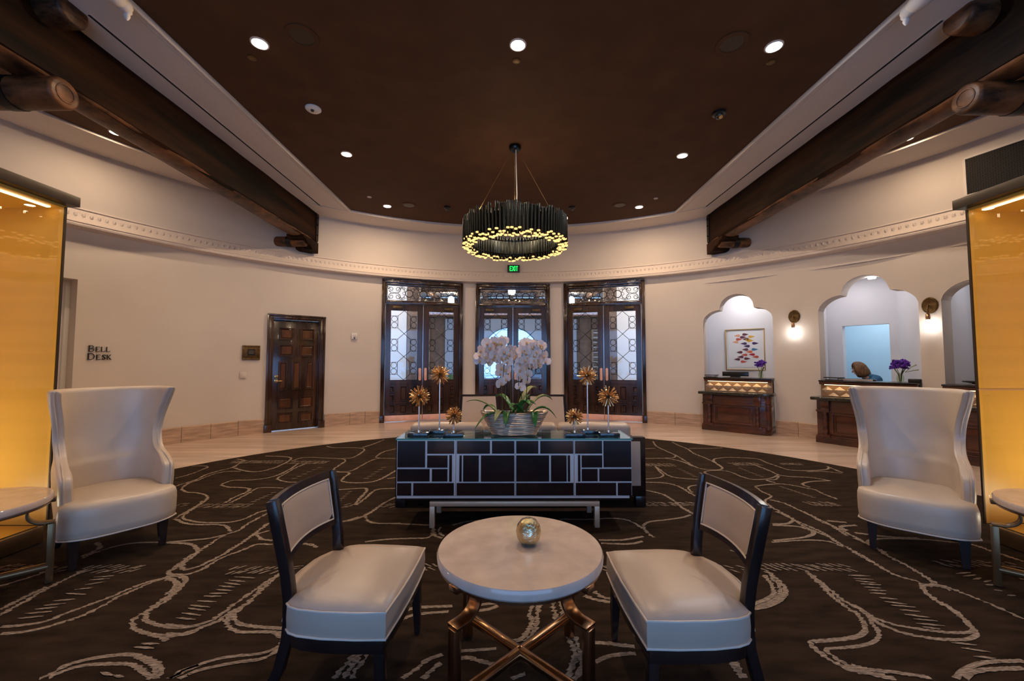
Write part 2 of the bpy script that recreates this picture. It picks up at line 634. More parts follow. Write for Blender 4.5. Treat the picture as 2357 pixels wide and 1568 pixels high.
def sweep(name, prof, t0, t1, m, step=1.0, label=None, cat=None):
    mb = MB()
    rows = []
    n = int(round((t1 - t0) / step))
    for i in range(n + 1):
        th = t0 + (t1 - t0) * i / n
        rows.append([PP(th, r, z) for r, z in prof])
    mb.grid(rows, closed=True)
    k = len(prof)
    if t1 - t0 < 359:
        mb.f.append(list(range(k))); mb.m.append(0)
        mb.f.append([n * k + i for i in range(k)]); mb.m.append(0)
    return mb.build(name, m, smooth=40)


cor = sweep('trim_1', [(7.06, 3.66), (6.985, 3.655), (6.975, 3.635), (6.99, 3.62), (6.975, 3.60), (6.97, 3.56), (6.945, 3.50), (6.90, 3.45), (6.875, 3.435), (6.865, 3.415), (6.875, 3.40), (6.865, 3.385), (6.87, 3.36), (6.93, 3.355), (6.99, 3.345), (7.06, 3.335)],
            -100, 100, M['cornice'], 1.0)
tag(cor, 'carved cream plaster cornice running round the curved wall', 'cornice', kind='structure')
# leaf ornaments of the cornice frieze, joined
orn = MB()
th = -84.0
while th < 84:
    q = PP(th, 6.962, 3.535)
    Mx = Matrix.Translation(q) @ Matrix.Rotation(-rad(th), 4, 'Z')
    orn.add([(-.034, 0, -.045), (0, -.020, -.012), (.034, 0, -.045), (.016, -.012, .035), (-.016, -.012, .035), (0, .004, .055)],
            [(0, 1, 4), (1, 2, 3), (1, 3, 4), (4, 3, 5), (0, 4, 5), (2, 5, 3)], 0, Mx)
    th += .72
oo = orn.build('carved_frieze', M['cornice'], cor, smooth=0)
oo['kind'] = 'stuff'

# baseboards: travertine slabs
for side, rng, lab in (('left', (-66, -31), 'travertine slab baseboard along the left wall'), ('back', (-31, 31), 'travertine slab baseboard between the double doors'), ('right', (31, 66), 'travertine slab baseboard between the reception desks')):
    bb = thing('baseboard_' + side, lab, 'baseboard', kind='structure')
    segs = []
    blocks = sorted((o[0] - .55 if not callable(o[3]) else o[0], o[1] + .55 if not callable(o[3]) else o[1]) for o in OPEN)
    a = rng[0]
    for b0, b1 in blocks + [(rng[1], 999)]:
        if b1 < rng[0] or b0 > rng[1]:
            if b0 < 900 and b0 != rng[1]:
                continue
        e = min(b0, rng[1])
        if e > a + .2:
            segs.append((a, e))
        a = max(a, b1)
    for a, e in segs:
        n = max(1, round((e - a) / 3.5))
        for i in range(n):
            x0, x1 = a + (e - a) * i / n + .025, a + (e - a) * (i + 1) / n - .025
            mb = MB()
            rows = []
            dz = random.uniform(-.001, .001)
            for k in range(4):
                t = x0 + (x1 - x0) * k / 3
                rows.append([PP(t, 7.03, 0.0), PP(t, 6.985, 0.0), PP(t, 6.985, .262), PP(t, 6.992, .275 + dz), PP(t, 7.03, .275 + dz)])
            mb.grid(rows, closed=True)
            mb.f += [[0, 1, 2, 3, 4], [15, 16, 17, 18, 19]]
            mb.m += [0, 0]
            mb.build('slab', M['travertine'], bb, smooth=0)

# floor
mb = MB()
mb.add([PP(i * 3, 7.4, 0) for i in range(120)], [tuple(range(119, -1, -1))])
fl = mb.build('floor', M['marble'], smooth=0)
tag(fl, 'polished cream marble floor ringing the carpet', 'floor', kind='structure')

# ceiling
mb = MB()
mb.add([PP(i * 3, 7.3, ZC + .04) for i in range(120)], [tuple(range(120))])
ce = mb.build('ceiling', M['ceiling'], smooth=0, fix=False)
tag(ce, 'flat dark brown painted ceiling', 'ceiling', kind='structure')
# white soffit ring along the wall, and soffit bands beside the beams
so = sweep('trim_2', [(R_S, ZC + .04), (R_S, ZC), (7.1, ZC), (7.1, ZC + .04)], 0, 360, M['soffit'], 2.0)
tag(so, 'white soffit band along the top of the curved wall', 'soffit', kind='structure')
XE = 3.42
for sgn, nm, sd in ((-1, 'trim_3', 'left'), (1, 'trim_4', 'right')):
    mb = MB()
    y1a = YC + math.sqrt(R_S ** 2 - XE ** 2) + .02
    y1b = YC + math.sqrt(R_S ** 2 - 4.3 ** 2) + .02
    pts = [(sgn * XE, -2.2), (sgn * 4.3, -2.2), (sgn * 4.3, y1b), (sgn * XE, y1a)]
    mb.prism(pts, ZC - .001, ZC + .04)
    o = mb.build(nm, M['soffit'], smooth=0)
    tag(o, 'long white soffit band with slot vent beside the %s beam' % sd, 'soffit', kind='structure')
    # stepped moulding between soffit and brown ceiling
    m2 = MB()
    for k, (dx, zz) in enumerate(((.0, .018), (.03, .012), (.075, .006))):
        x0 = sgn * (XE + dx)
        m2.box(min(x0, x0 + sgn * .02), max(x0, x0 + sgn * .02), -2.2, y1a - .02 * k, ZC - zz, ZC)
    m2.build('moulding', M['soffit'], o, smooth=0)
ring = sweep('moulding', [(R_S, ZC - .012), (R_S + .025, ZC - .012), (R_S + .03, ZC), (R_S, ZC)], -40, 40, M['soffit'], 2.0)
ring.parent = so

# slot diffusers
for sgn, sd in ((-1, 'left'), (1, 'right')):
    t = thing('slot_diffuser', 'thin black slot air diffuser in the %s soffit beside the beam' % sd, 'vent', (sgn * 3.91, 5.9, ZC))
    MB().box(-.014, .014, -2.31, 2.31, -.004, .0, M=None).build('slot', M['darkhole'], t, smooth=0)
    f = MB()
    f.box(-.024, -.014, -2.33, 2.33, -.006, 0)
    f.box(.014, .024, -2.33, 2.33, -.006, 0)
    f.build('flange', M['soffit'], t, smooth=0)

# ------------------------------------------------------------------ beams
for sgn, sd in ((-1, 'left'), (1, 'right')):
    t = thing('ceiling_beam', 'massive dark timber beam with log corbels on the %s side of ceiling' % sd, 'beam', (sgn * 4.34, 3.0, 0), group=None)
    mb = MB()
    rnd = random.Random(3 + sgn)
    rows = []
    ys = [-4.6 + i * .35 for i in range(31)]
    yend = YC + math.sqrt(R_W ** 2 - 4.34 ** 2) - 3.0 + .02
    ys = [y for y in ys if y < yend - .1] + [yend]
    prof = [(-.16, 1.55), (-.16, .97), (-.13, .93), (.13, .93), (.16, .97), (.16, 1.55)]
    for y in ys:
        rows.append([(x + rnd.uniform(-.006, .006), y, 3.0 + z + rnd.uniform(-.006, .006) if z < 1.5 else 3.0 + z) for x, z in prof])
    mb.grid(rows, closed=True)
    k = len(ys) - 1
    mb.f += [list(range(6)), [k * 6 + i for i in range(6)]]
    mb.m += [0, 0]
    mb.build('timber', M['beam'], t, smooth=30)
    # half-round strip under the timber; its lighter wood paints in light from below
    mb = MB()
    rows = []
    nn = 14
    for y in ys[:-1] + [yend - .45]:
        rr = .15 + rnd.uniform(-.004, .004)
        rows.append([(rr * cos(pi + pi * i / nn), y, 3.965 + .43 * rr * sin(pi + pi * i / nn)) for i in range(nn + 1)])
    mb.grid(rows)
    mb.build('lit_underside', M['logend'], t, smooth=40)
    # stepped corbel at the wall end
    c = MB()
    ye = yend - .03
    c.prism([(ye - .62, 3.93), (ye - .60, 3.88), (ye - .50, 3.86), (ye - .44, 3.80), (ye - .30, 3.79), (ye - .24, 3.72), (ye, 3.70), (ye + .03, 3.70), (ye + .03, 3.93)], -.17, .17, 'x')
    c.build('corbel', M['beam'], t, bevel=.008, smooth=30)
    s = MB()
    xi = -sgn * .165
    s.box(min(xi, xi - sgn * .012), max(xi, xi - sgn * .012), ye - .10, ye - .02, 3.95, 4.54)
    s.build('iron_strap', M['iron'], t, smooth=0)
    for zz in (4.08, 4.30, 4.45):
        b = MB()
        b.cyl((xi - sgn * .01, ye - .06, zz), (xi - sgn * .035, ye - .06, zz), .016, n=8)
        b.build('bolt', M['iron'], t)
    # cross logs under the beam
    for (y, z, r, x0, x1, nm) in ((ye - .38, 3.845, .10, -.50, .12, 'far'), (.58, 3.80, .135, -.95, .27, 'near'), (.50, 4.50, .135, .0, .40, 'upper')):
        lg = MB()
        # x positive = toward room centre
        f = -sgn
        n = 20
        rows = []
        for xx, rr in ((x0, r * .9), (x0 + .02, r), ((x0 + x1) / 2, r * 1.02), (x1 - .03, r), (x1 - .008, r * .93), (x1, r * .80)):
            rows.append([(f * xx, y + rr * cos(2 * pi * i / n), z + rr * sin(2 * pi * i / n)) for i in range(n)])
        lg.grid(rows, closed=True)
        lg.f += [list(range(n)), [5 * n + i for i in range(n)]]
        lg.m += [0, 0]
        l = lg.build('cross_log', M['logend'], t, smooth=50)
        if nm != 'upper':
            st = MB()
            xc_ = x0 + (x1 - x0) * (.45 if nm == 'far' else .62)
            rows = []
            for xx, rr in ((xc_ - .05, r + .002), (xc_ - .05, r + .009), (xc_ + .05, r + .009), (xc_ + .05, r + .002)):
                rows.append([(f * xx, y + rr * cos(2 * pi * i / n), z + rr * sin(2 * pi * i / n)) for i in range(n)])
            st.grid(rows, closed=True)
            st.build('strap', M['iron'], l, smooth=50)
            rg = MB()
            rows = []
            for dx, rr in ((.0, r * .62), (.006, r * .60), (.006, r * .52), (.0, r * .50)):
                rows.append([(f * (x1 + dx), y + rr * cos(2 * pi * i / n), z + rr * sin(2 * pi * i / n)) for i in range(n)])
            rg.grid(rows, closed=True)
            rg.build('carved_ring', M['logend'], l, smooth=50)

# plaster drop ornaments at the soffit edge
for sgn, sd in ((-1, 'left'), (1, 'right')):
    t = thing('plaster_pendant', 'cream plaster pendant ornament at the %s ceiling edge' % sd, 'ornament', (sgn * 3.44, 3.36, ZC))
    mb = MB()
    mb.sphere((0, -.05, -.05), .075, .14, .07, 16, 8)
    mb.sphere((0, .06, -.05), .055, .08, .06, 14, 8)
    mb.build('scroll', M['soffit'], t)
    mb = MB()
    mb.lathe([(.03, -.06), (.036, -.085), (.02, -.11), (.024, -.125), (.014, -.15), (.004, -.165)], 12, M=Matrix.Translation((0, .10, 0)))
    mb.build('drop', M['soffit'], t)

# ------------------------------------------------------------------ ceiling fittings
def downlight(loc, label, power, cool=False, vis=True):
    t = thing('recessed_light', label, 'ceiling light', loc, group='round recessed ceiling lights')
    mb = MB()
    n = 24
    rows = [[(r * cos(2 * pi * i / n), r * sin(2 * pi * i / n), z) for i in range(n)] for r, z in ((.085, -.001), (.085, -.007), (.072, -.009), (.070, -.003))]
    mb.grid(rows, closed=True)
    mb.build('trim_ring', M['white'] if cool else M['soffit'], t)
    MB().cyl((0, 0, -.0065), (0, 0, -.001), .071, n=24).build('lens', M['lampcool' if cool else 'lamp'], t)
    area('downlight_lamp', t, (0, 0, -.012), .14, power, NEUTRAL_W if cool else WARM)
    return t


zb = ZC + .04
pos_lab = [((-2.591, 3.963), 'round lit recessed ceiling light at upper left beside a large ceiling speaker'),
           ((0.001, 3.963), 'round lit recessed ceiling light at top centre in line with the chandelier'),
           ((2.594, 3.963), 'cool white lit recessed ceiling light at upper right beside a large ceiling speaker'),
           ((-2.591, 6.157), 'lit recessed ceiling light in the middle of the left row of three'),
           ((2.594, 6.157), 'lit recessed ceiling light in the middle of the right row of three'),
           ((-2.591, 8.264), 'smallest lit recessed ceiling light at the far end of the left row'),
           ((2.594, 8.264), 'smallest lit recessed ceiling light at the far end of the right row'),
           ((-5.569, 5.590), 'lit recessed ceiling light in the brown corner outside the left beam'),
           ((5.591, 5.651), 'lit recessed ceiling light in the brown corner outside the right beam'),
           ((-2.632, 1.823), 'added unseen ceiling light overhead behind the left front chair'),  # this and the next two are out of view, added to light the foreground
           ((0.001, 1.215), 'added unseen ceiling light overhead in the middle of the room'),
           ((2.634, 1.823), 'added unseen ceiling light overhead behind the right front chair')]
for (x, y), lab in pos_lab:
    downlight((x, y, zb), lab, DOWNLIGHT_W * (.55 if abs(x) > 4 else .30 if y < 3 else 1), cool=(x > 2 and 3 < y < 5))


def speaker(loc, lab, r=.155):
    t = thing('ceiling_speaker', lab, 'speaker', loc, group='brown round ceiling speakers')
    n = 28
    mb = MB()
    rows = [[(q * cos(2 * pi * i / n), q * sin(2 * pi * i / n), z) for i in range(n)] for q, z in ((r, 0), (r, -.008), (r * .72, -.010), (r * .70, -.002))]
    mb.grid(rows, closed=True)
    mb.build('rim', M['ceiling'], t)
    MB().cyl((0, 0, -.006), (0, 0, 0), r * .71, n=28).build('grille', M['darkcap'], t)


for x, y, lab in ((-2.12, 3.87, 'large dark round ceiling speaker beside the upper left ceiling light'), (2.15, 3.93, 'large dark round ceiling speaker beside the upper right ceiling light'),
                  (-2.14, 8.22, 'dark round ceiling speaker beside the far left ceiling light'), (2.17, 8.18, 'dark round ceiling speaker beside the far right ceiling light')):
    speaker((x, y, zb), lab)

# smoke detector and camera domes
t = thing('ceiling_camera', 'white round surveillance camera on ceiling left of the chandelier', 'camera', (-2.56, 5.02, zb))
MB().lathe([(.095, 0), (.095, -.012), (.075, -.03), (.03, -.036)], 24).build('housing', M['white'], t)
m_ = MB(); m_.sphere((0, -.02, -.036), .022, nu=12, nv=8); m_.build('lens', M['black'], t)
for x, y, s, lab in ((2.6, 5.06, 1.0, 'black dome surveillance camera on ceiling right of the chandelier'), (-1.37, 8.3, .85, 'small black dome camera at far ceiling edge left of the chandelier'), (1.21, 8.28, .85, 'small black dome camera at far ceiling edge right of the chandelier')):
    t = thing('ceiling_camera', lab, 'camera', (x, y, zb), group='black ceiling cameras')
    MB().lathe([(.08 * s, 0), (.08 * s, -.03), (.07 * s, -.035)], 20).build('housing', M['black'], t)
    m_ = MB(); m_.sphere((0, 0, -.04), .052 * s, nu=16, nv=8); m_.build('dome', M['granite'], t)
    m_ = MB(); m_.cyl((0, -.03 * s, -.075 * s), (0, -.048 * s, -.09 * s), .022 * s, n=12); m_.build('lens_ring', M['nickel'], t)
for x, y, lab in ((-2.79, 4.16, 'brown sprinkler cap on ceiling near the upper left ceiling light'), (-.01, 4.18, 'brown sprinkler cap on ceiling near the top centre ceiling light'), (2.70, 4.18, 'brown sprinkler cap on ceiling near the upper right ceiling light'),
                  (-2.80, 7.8, 'small pale sprinkler cap left of the far left ceiling light'), (2.78, 7.82, 'small pale sprinkler cap right of the far right ceiling light')):
    mb = MB(); mb.lathe([(.042, 0), (.042, -.006), (.03, -.010)], 18, M=Matrix.Translation((0, 0, 0)))
    o = mb.build('sprinkler_cap', M['soffit'] if y > 6 else M['plaque'])
    o.location = (x, y, zb)
    tag(o, lab, 'sprinkler', 'ceiling sprinkler caps')

# wall air grille, upper right
t = thing('wall_grille', 'black mesh air grille high on the right wall above display case', 'vent', PP(71.6, R_W - .03, 0), -rad(71.6))
MB().box(-.40, .40, -.002, .02, 3.80, 4.32).build('backing', M['darkhole'], t, smooth=0)
f = MB()
f.box(-.43, .43, -.015, .03, 4.32, 4.35); f.box(-.43, .43, -.015, .03, 3.77, 3.80); f.box(-.43, -.40, -.015, .03, 3.77, 4.35); f.box(.40, .43, -.015, .03, 3.77, 4.35)
f.build('frame', M['soffit'], t, smooth=0)
g = MB()
for i in range(27):
    z = 3.81 + i * .0192
    pts = [(-.40 + k * .0125, -.010, z + (.0048 if k % 2 else -.0048)) for k in range(65)]
    g.bar(pts, .005, .004, (0, 1, 0))
go = g.build('wire_mesh', M['meshgrey'], t, smooth=0)
go['kind'] = 'stuff'

# ------------------------------------------------------------------ doors
def arc(cx, cz, r, a0, a1, n=14):
    return [(cx + r * cos(rad(a0 + (a1 - a0) * i / n)), cz + r * sin(rad(a0 + (a1 - a0) * i / n))) for i in range(n + 1)]


def spiral(cx, cz, r0, r1, a0, a1, n=18):
    o = []
    for i in range(n + 1):
        q = i / n
        a = rad(a0 + (a1 - a0) * q)
        r = r0 + (r1 - r0) * q
        o.append((cx + r * cos(a), cz + r * sin(a)))
    return o


def frame_around(mb, x0, x1, z0, z1, w, y0, y1):
    mb.box(x0, x1, y0, y1, z1 - w, z1)
    mb.box(x0, x1, y0, y1, z0, z0 + w)
    mb.box(x0, x0 + w, y0, y1, z0 + w, z1 - w)
    mb.box(x1 - w, x1, y0, y1, z0 + w, z1 - w)


def raised_panel(mb, x0, x1, z0, z1, y):
    # pyramid-shouldered raised panel facing -y
    e = min(.022, (x1 - x0) * .25)
    vs = [(x0, y, z0), (x1, y, z0), (x1, y, z1), (x0, y, z1), (x0 + e, y - .014, z0 + e), (x1 - e, y - .014, z0 + e), (x1 - e, y - .014, z1 - e), (x0 + e, y - .014, z1 - e)]
    mb.add(vs, [(4, 5, 6, 7), (0, 1, 5, 4), (1, 2, 6, 5), (2, 3, 7, 6), (3, 0, 4, 7)])


def double_door(name, label, th0, th1):
    mid = (th0 + th1) / 2
    half = rad((th1 - th0) / 2)
    W = 2 * R_W * sin(half)
    org = PP(mid, R_W * cos(half), 0)
    t = thing(name, label, 'door', org, -rad(mid), kind='structure')
    hw = W / 2
    jw = .085
    HT = 3.325
    for s in (-1, 1):
        j = MB()
        x0 = s * hw
        j.box(min(x0, x0 - s * jw), max(x0, x0 - s * jw), -.045, .20, .16, HT)
        j.box(min(x0 - s * .012, x0 - s * .03), max(x0 - s * .012, x0 - s * .03), -.060, -.045, .16, HT - .012)
        j.box(min(x0 - s * .052, x0 - s * .075), max(x0 - s * .052, x0 - s * .075), -.056, -.045, .16, HT - .06)
        jo = j.build('jamb', M['doorwood'], t, bevel=.003, smooth=30)
        p = MB()
        p.box(min(x0 + s * .01, x0 - s * .095), max(x0 + s * .01, x0 - s * .095), -.065, .2, 0, .16)
        p.build('plinth_block', M['doorwood'], jo, bevel=.004)
    h = MB()
    h.box(-hw + jw, hw - jw, -.045, .20, HT - .085, HT)
    h.box(-hw, hw, -.060, -.045, HT - .030, HT - .012)
    h.box(-hw + .05, hw - .05, -.056, -.045, HT - .075, HT - .052)
    h.build('head', M['doorwood'], t, bevel=.003, smooth=30)
    TR0, TR1 = 2.83, 3.195
    r = MB()
    r.box(-hw + jw, hw - jw, -.02, .12, 2.76, TR0)
    r.box(-hw + jw, hw - jw, -.02, .12, TR1, HT - .085)
    r.box(-hw + jw, -hw + jw + .03, -.02, .12, TR0, TR1)
    r.box(hw - jw - .03, hw - jw, -.02, .12, TR0, TR1)
    r.build('transom_rail', M['doorwood'], t, bevel=.003, smooth=30)
    xi = hw - jw - .03
    pn = MB().box(-xi, xi, .05, .056, TR0, TR1).build('transom_pane', M['glass'], t, smooth=0)
    # wrought scrollwork
    g = MB()
    y = .025
    zc, hh = (TR0 + TR1) / 2, (TR1 - TR0) / 2

    def rod(p2, rr=.0065, closed=False):
        g.tube([(a, y, b) for a, b in p2], rr, 5, closed)
    frame_around(g, -xi, xi, TR0, TR1, .012, y - .006, y + .006)
    ncell = 5
    cw = 2 * xi / ncell
    for i in range(ncell):
        cx = -xi + cw * (i + .5)
        if i % 2 == 1 or i == 2:
            rod(arc(cx, zc, .085, 0, 360, 22)[:-1], .009, True)
            for k in range(8):
                a = 45 * k
                rod(arc(cx + .118 * cos(rad(a)), zc + .118 * sin(rad(a)), .032, 0, 360, 10)[:-1], .005, True)
        else:
            for sx in (-1, 1):
                for sz in (-1, 1):
                    rod([(cx + sx * p, zc + sz * q) for p, q in spiral(.075, .085, .07, .014, -90, 400)])
                    rod([(cx + sx * p, zc + sz * q) for p, q in [(0, 0), (.03, .012), (.075, .016)]])
        for sx in (-1, 1):
            bx = cx + sx * cw / 2
            for sz in (-1, 1):
                rod([(bx - sx * p, zc + sz * q) for p, q in spiral(.035, .115, .045, .010, 200, -190, 14)], .0055)
        rod([(cx - cw / 2, zc - hh), (cx - cw / 4, zc), (cx - cw / 2, zc + hh)], .0045)
        rod([(cx + cw / 2, zc - hh), (cx + cw / 4, zc), (cx + cw / 2, zc + hh)], .0045)
    g.build('iron_scrollwork', M['iron'], pn, smooth=50)
    # leaves
    lw = hw - jw - .004
    for s in (-1, 1):
        def bx(m, x0, x1, y0, y1, z0, z1):
            a, b = sorted((s * x0, s * x1))
            m.box(a, b, y0, y1, z0, z1)
        X0, X1 = .004, lw            # meeting edge to hinge edge
        G0, G1, Z0, Z1 = X0 + .135, X1 - .125, .97, 2.60
        lf = MB()
        bx(lf, X0, G0, .02, .075, .015, 2.755)
        bx(lf, G1, X1, .02, .075, .015, 2.755)
        bx(lf, G0, G1, .02, .075, Z1, 2.755)
        bx(lf, G0, G1, .02, .075, .88, Z0)
        bx(lf, G0, G1, .035, .065, .015, .88)
        bx(lf, X0 + .06, X1 - .04, .010, .022, .425, .445)
        bx(lf, G0 - .012, G0, .012, .075, Z0, Z1)
        bx(lf, G1, G1 + .012, .012, .075, Z0, Z1)
        bx(lf, G0 - .012, G1 + .012, .012, .075, Z1, Z1 + .012)
        bx(lf, G0 - .012, G1 + .012, .012, .075, Z0 - .012, Z0)
        lo = lf.build('door_leaf', M['doorwood'], t, bevel=.002, seg=1, smooth=30)
        m = MB(); bx(m, G0, G1, .045, .051, Z0, Z1)
        m.build('pane', M['glass'], lo, smooth=0)
        # lattice
        g = MB()
        y = .030
        cx, gw = s * (G0 + G1) / 2, (G1 - G0)
        n = 3
        ch = (Z1 - Z0) / n
        hx = gw * .24

        def rod2(p2, rr=.0065, closed=False):
            g.tube([(a, y, b) for a, b in p2], rr, 5, closed)
        for k in range(n):
            z0 = Z0 + ch * k
            z1 = z0 + ch
            q = ch * .24
            rod2([(cx, z0), (cx + hx, z0 + q), (cx + hx, z1 - q), (cx, z1)])
            rod2([(cx, z0), (cx - hx, z0 + q), (cx - hx, z1 - q), (cx, z1)])
            for sx in (-1, 1):
                e = cx + sx * gw / 2
                ii = cx + sx * (hx + .012)
                a, b = z0 + q, z1 - q
                rod2([(e, a), (cx + sx * hx, a)], .005)
                rod2([(e, b), (cx + sx * hx, b)], .005)
                mid_x = (e + cx + sx * hx) / 2
                rr = min((gw / 2 - hx) / 2 - .012, (b - a) / 4 - .004)
                rod2(arc(mid_x, (a + b) / 2 + rr + .006, rr, 0, 360, 14)[:-1], .006, True)
                rod2(arc(mid_x, (a + b) / 2 - rr - .006, rr, 0, 360, 14)[:-1], .006, True)
        g.build('iron_lattice', M['iron'], lo, smooth=50)
        # raised panels
        pw = (X1 - X0)
        cells = []
        for zz in (.80, .70, .60, .50):
            pass
        for (fx0, fx1, z0, z1) in ((.10, .26, .68, .83), (.10, .26, .48, .63), (.74, .90, .68, .83), (.74, .90, .48, .63), (.40, .60, .48, .83),
                                   (.09, .29, .19, .40), (.40, .60, .19, .40), (.71, .91, .19, .40)):
            m = MB()
            a, b = sorted((s * (X0 + pw * fx0), s * (X0 + pw * fx1)))
            frame_around(m, a, b, z0, z1, .016, .008, .04)
            raised_panel(m, a + .022, b - .022, z0 + .022, z1 - .022, .034)
            m.build('raised_panel', M['doorwood'], lo, smooth=20)
        m = MB(); bx(m, X0 + .004, X1 - .004, .012, .022, .02, .15)
        m.build('kick_plate', M['copper'], lo, bevel=.002)
        # pull plate with rounded ends
        m = MB()
        px = s * (X0 + .062)
        po_ = [(px + .030 * cos(a_), 1.22 + .030 * sin(a_)) for a_ in [pi * i / 10 for i in range(11)]] + [(px + .030 * cos(a_), .98 + .030 * sin(a_)) for a_ in [pi + pi * i / 10 for i in range(11)]]
        m.prism(po_, -.002, .020, 'y')
        m.build('pull_plate', M['copper'], lo, bevel=.003)
        m = MB(); bx(m, X1 - .36, X1 - .16, -.03, .02, 2.64, 2.70)
        m.build('door_closer', M['plaque'], lo, bevel=.006)
    MB().box(-.006, .006, .015, .05, .015, 2.755).build('meeting_strip', M['nickel'], t, smooth=0)
    return t


double_door('door_1', 'left glazed double door with iron lattice and copper kick plates', *D1)
double_door('door_2', 'centre glazed double door behind the orchids, bright blue daylight through glass', *D2)
double_door('door_3', 'right glazed double door with iron lattice and copper kick plates', *D3)

# single panelled door on the left wall
mid = (D4[0] + D4[1]) / 2
half = rad((D4[1] - D4[0]) / 2)
W = 2 * R_W * sin(half)
t = thing('door_4', 'single dark panelled wooden door with brass lever on the left wall', 'door', PP(mid, R_W * cos(half), 0), -rad(mid), kind='structure')
hw = W / 2
for s in (-1, 1):
    j = MB()
    x0 = s * hw
    j.box(min(x0, x0 - s * .105), max(x0, x0 - s * .105), -.04, .16, .15, 2.36)
    j.box(min(x0 - s * .01, x0 - s * .035), max(x0 - s * .01, x0 - s * .035), -.062, -.04, .15, 2.35)
    j.box(min(x0 - s * .055, x0 - s * .075), max(x0 - s * .055, x0 - s * .075), -.054, -.04, .15, 2.30)
    jo = j.build('jamb', M['doorwood'], t, bevel=.003, smooth=30)
    p = MB(); p.box(min(x0 + s * .012, x0 - s * .115), max(x0 + s * .012, x0 - s * .115), -.075, .16, 0, .15)
    p.build('plinth_block', M['doorwood'], jo, bevel=.004)
h = MB()
h.box(-hw + .105, hw - .105, -.04, .16, 2.255, 2.36)
h.box(-hw, hw, -.062, -.04, 2.325, 2.35)
h.box(-hw + .05, hw - .05, -.054, -.04, 2.285, 2.305)
h.build('head', M['doorwood'], t, bevel=.003, smooth=30)
lw = hw - .108
lf = MB()
lf.box(-lw, lw, .05, .09, .012, 2.252)
lo = lf.build('door_leaf', M['doorwood'], t, bevel=.003)
w2 = 2 * lw
pan = []
for zz in ((1.84, 2.09), (1.50, 1.75), (.43, .68), (.10 + .03, .35)):
    pan += [(.13, .45, *zz), (.58, .90, *zz)]
for fx in ((.13, .33), (.42, .62), (.71, .90)):
    pan.append((fx[0], fx[1], .82, 1.40))
for (a, b, z0, z1) in pan:
    m = MB()
    x0, x1 = -lw + w2 * a, -lw + w2 * b
    frame_around(m, x0, x1, z0, z1, .022, .028, .055)
    raised_panel(m, x0 + .03, x1 - .03, z0 + .03, z1 - .03, .052)
    # inner board is redder
    m.m = [0] * len(m.f)
    m.m[-5:] = [1] * 5
    m.build('raised_panel', [M['doorwood'], M['doorpanel']], lo, smooth=20)
hb = MB()
hb.box(-lw + .045, -lw + .105, .030, .052, .975, 1.04)
hb.cyl((-lw + .075, .03, 1.008), (-lw + .075, -.015, 1.008), .012, n=10)
hb.cyl((-lw + .075, -.012, 1.008), (-lw + .185, -.012, 1.005), .011, .009, n=10)
hb.build('lever_handle', M['brass'], lo, bevel=.002)
kb = MB(); kb.box(-lw + .05, -lw + .115, .030, .052, 1.06, 1.12)
kb.build('lock_plate', M['brass'], lo, bevel=.004)

# left open doorway: white inner door
t = thing('door_5', 'pale white door standing in the opening at far left behind the armchair', 'door', PP(-71.5, R_W + .22, 0), rad(71.5), kind='structure')
MB().box(-.90, .90, .0, .04, .0, 2.75).build('door_leaf', M['office'], t, smooth=0)
fr = MB(); frame_around(fr, -.70, .70, 0.0, 2.62, .06, -.05, .02)
fr.build('door_frame', M['white'], t, smooth=0)
hk = MB(); hk.cyl((.52, -.06, 1.62), (.52, 0, 1.62), .018, n=10); hk.build('coat_hook', M['iron'], t)

# ------------------------------------------------------------------ wall fittings
LET = {
    'B': ([((0, 0), (0, 1), .16)], [[(.0, 1), (.38, 1), (.50, .88), (.50, .64), (.38, .53), (.0, .53)], [(.38, .53), (.56, .42), (.58, .14), (.42, 0), (0, 0)]], .60),
    'E': ([((0, 0), (0, 1), .16)], [[(0, 1), (.50, 1), (.50, .86)], [(0, .52), (.38, .52)], [(0, 0), (.54, 0), (.56, .16)]], .58),
    'L': ([((0, 0), (0, 1), .16)], [[(0, 0), (.52, 0), (.55, .18)], [(-.1, 1), (.12, 1)]], .56),
    'D': ([((0, 0), (0, 1), .16)], [[(0, 1), (.38, 1), (.62, .84), (.72, .5), (.62, .16), (.38, 0), (0, 0)]], .74),
    'S': ([], [[(.48, .80), (.47, .96), (.24, 1.0), (.06, .90), (.05, .72), (.24, .56), (.44, .40), (.46, .16), (.26, 0), (.03, .04), (.0, .22)]], .50),
    'K': ([((0, 0), (0, 1), .16), ((.16, .52), (.62, .0), .15)], [[(.08, .46), (.54, 1)], [(.42, 1), (.66, 1)], [(.46, 0), (.74, 0)]], .70),
}


def letter(ch, size, parent, x, z, m, y0=-.012, y1=0.0):
    stems, thin, wd = LET[ch]
    g = MB()
    for (a, b, w) in stems:
        g.bar([(a[0] * size + x, (y0 + y1) / 2, a[1] * size + z), (b[0] * size + x, (y0 + y1) / 2, b[1] * size + z)], y1 - y0, w * size, (0, 1, 0))
        if a[0] == 0 and b[0] == 0:
            for zz in (0, 1):
                g.bar([(x - .12 * size, (y0 + y1) / 2, z + zz * size), (x + .12 * size, (y0 + y1) / 2, z + zz * size)], y1 - y0, .07 * size, (0, 1, 0))
    for p in thin:
        tk = .16 if ch == 'S' else .09
        g.bar([(x + a * size, (y0 + y1) / 2, z + b * size) for a, b in p], y1 - y0, tk * size, (0, 1, 0))
    g.build('letter_' + ch.lower(), m, parent, smooth=0)
    return wd * size


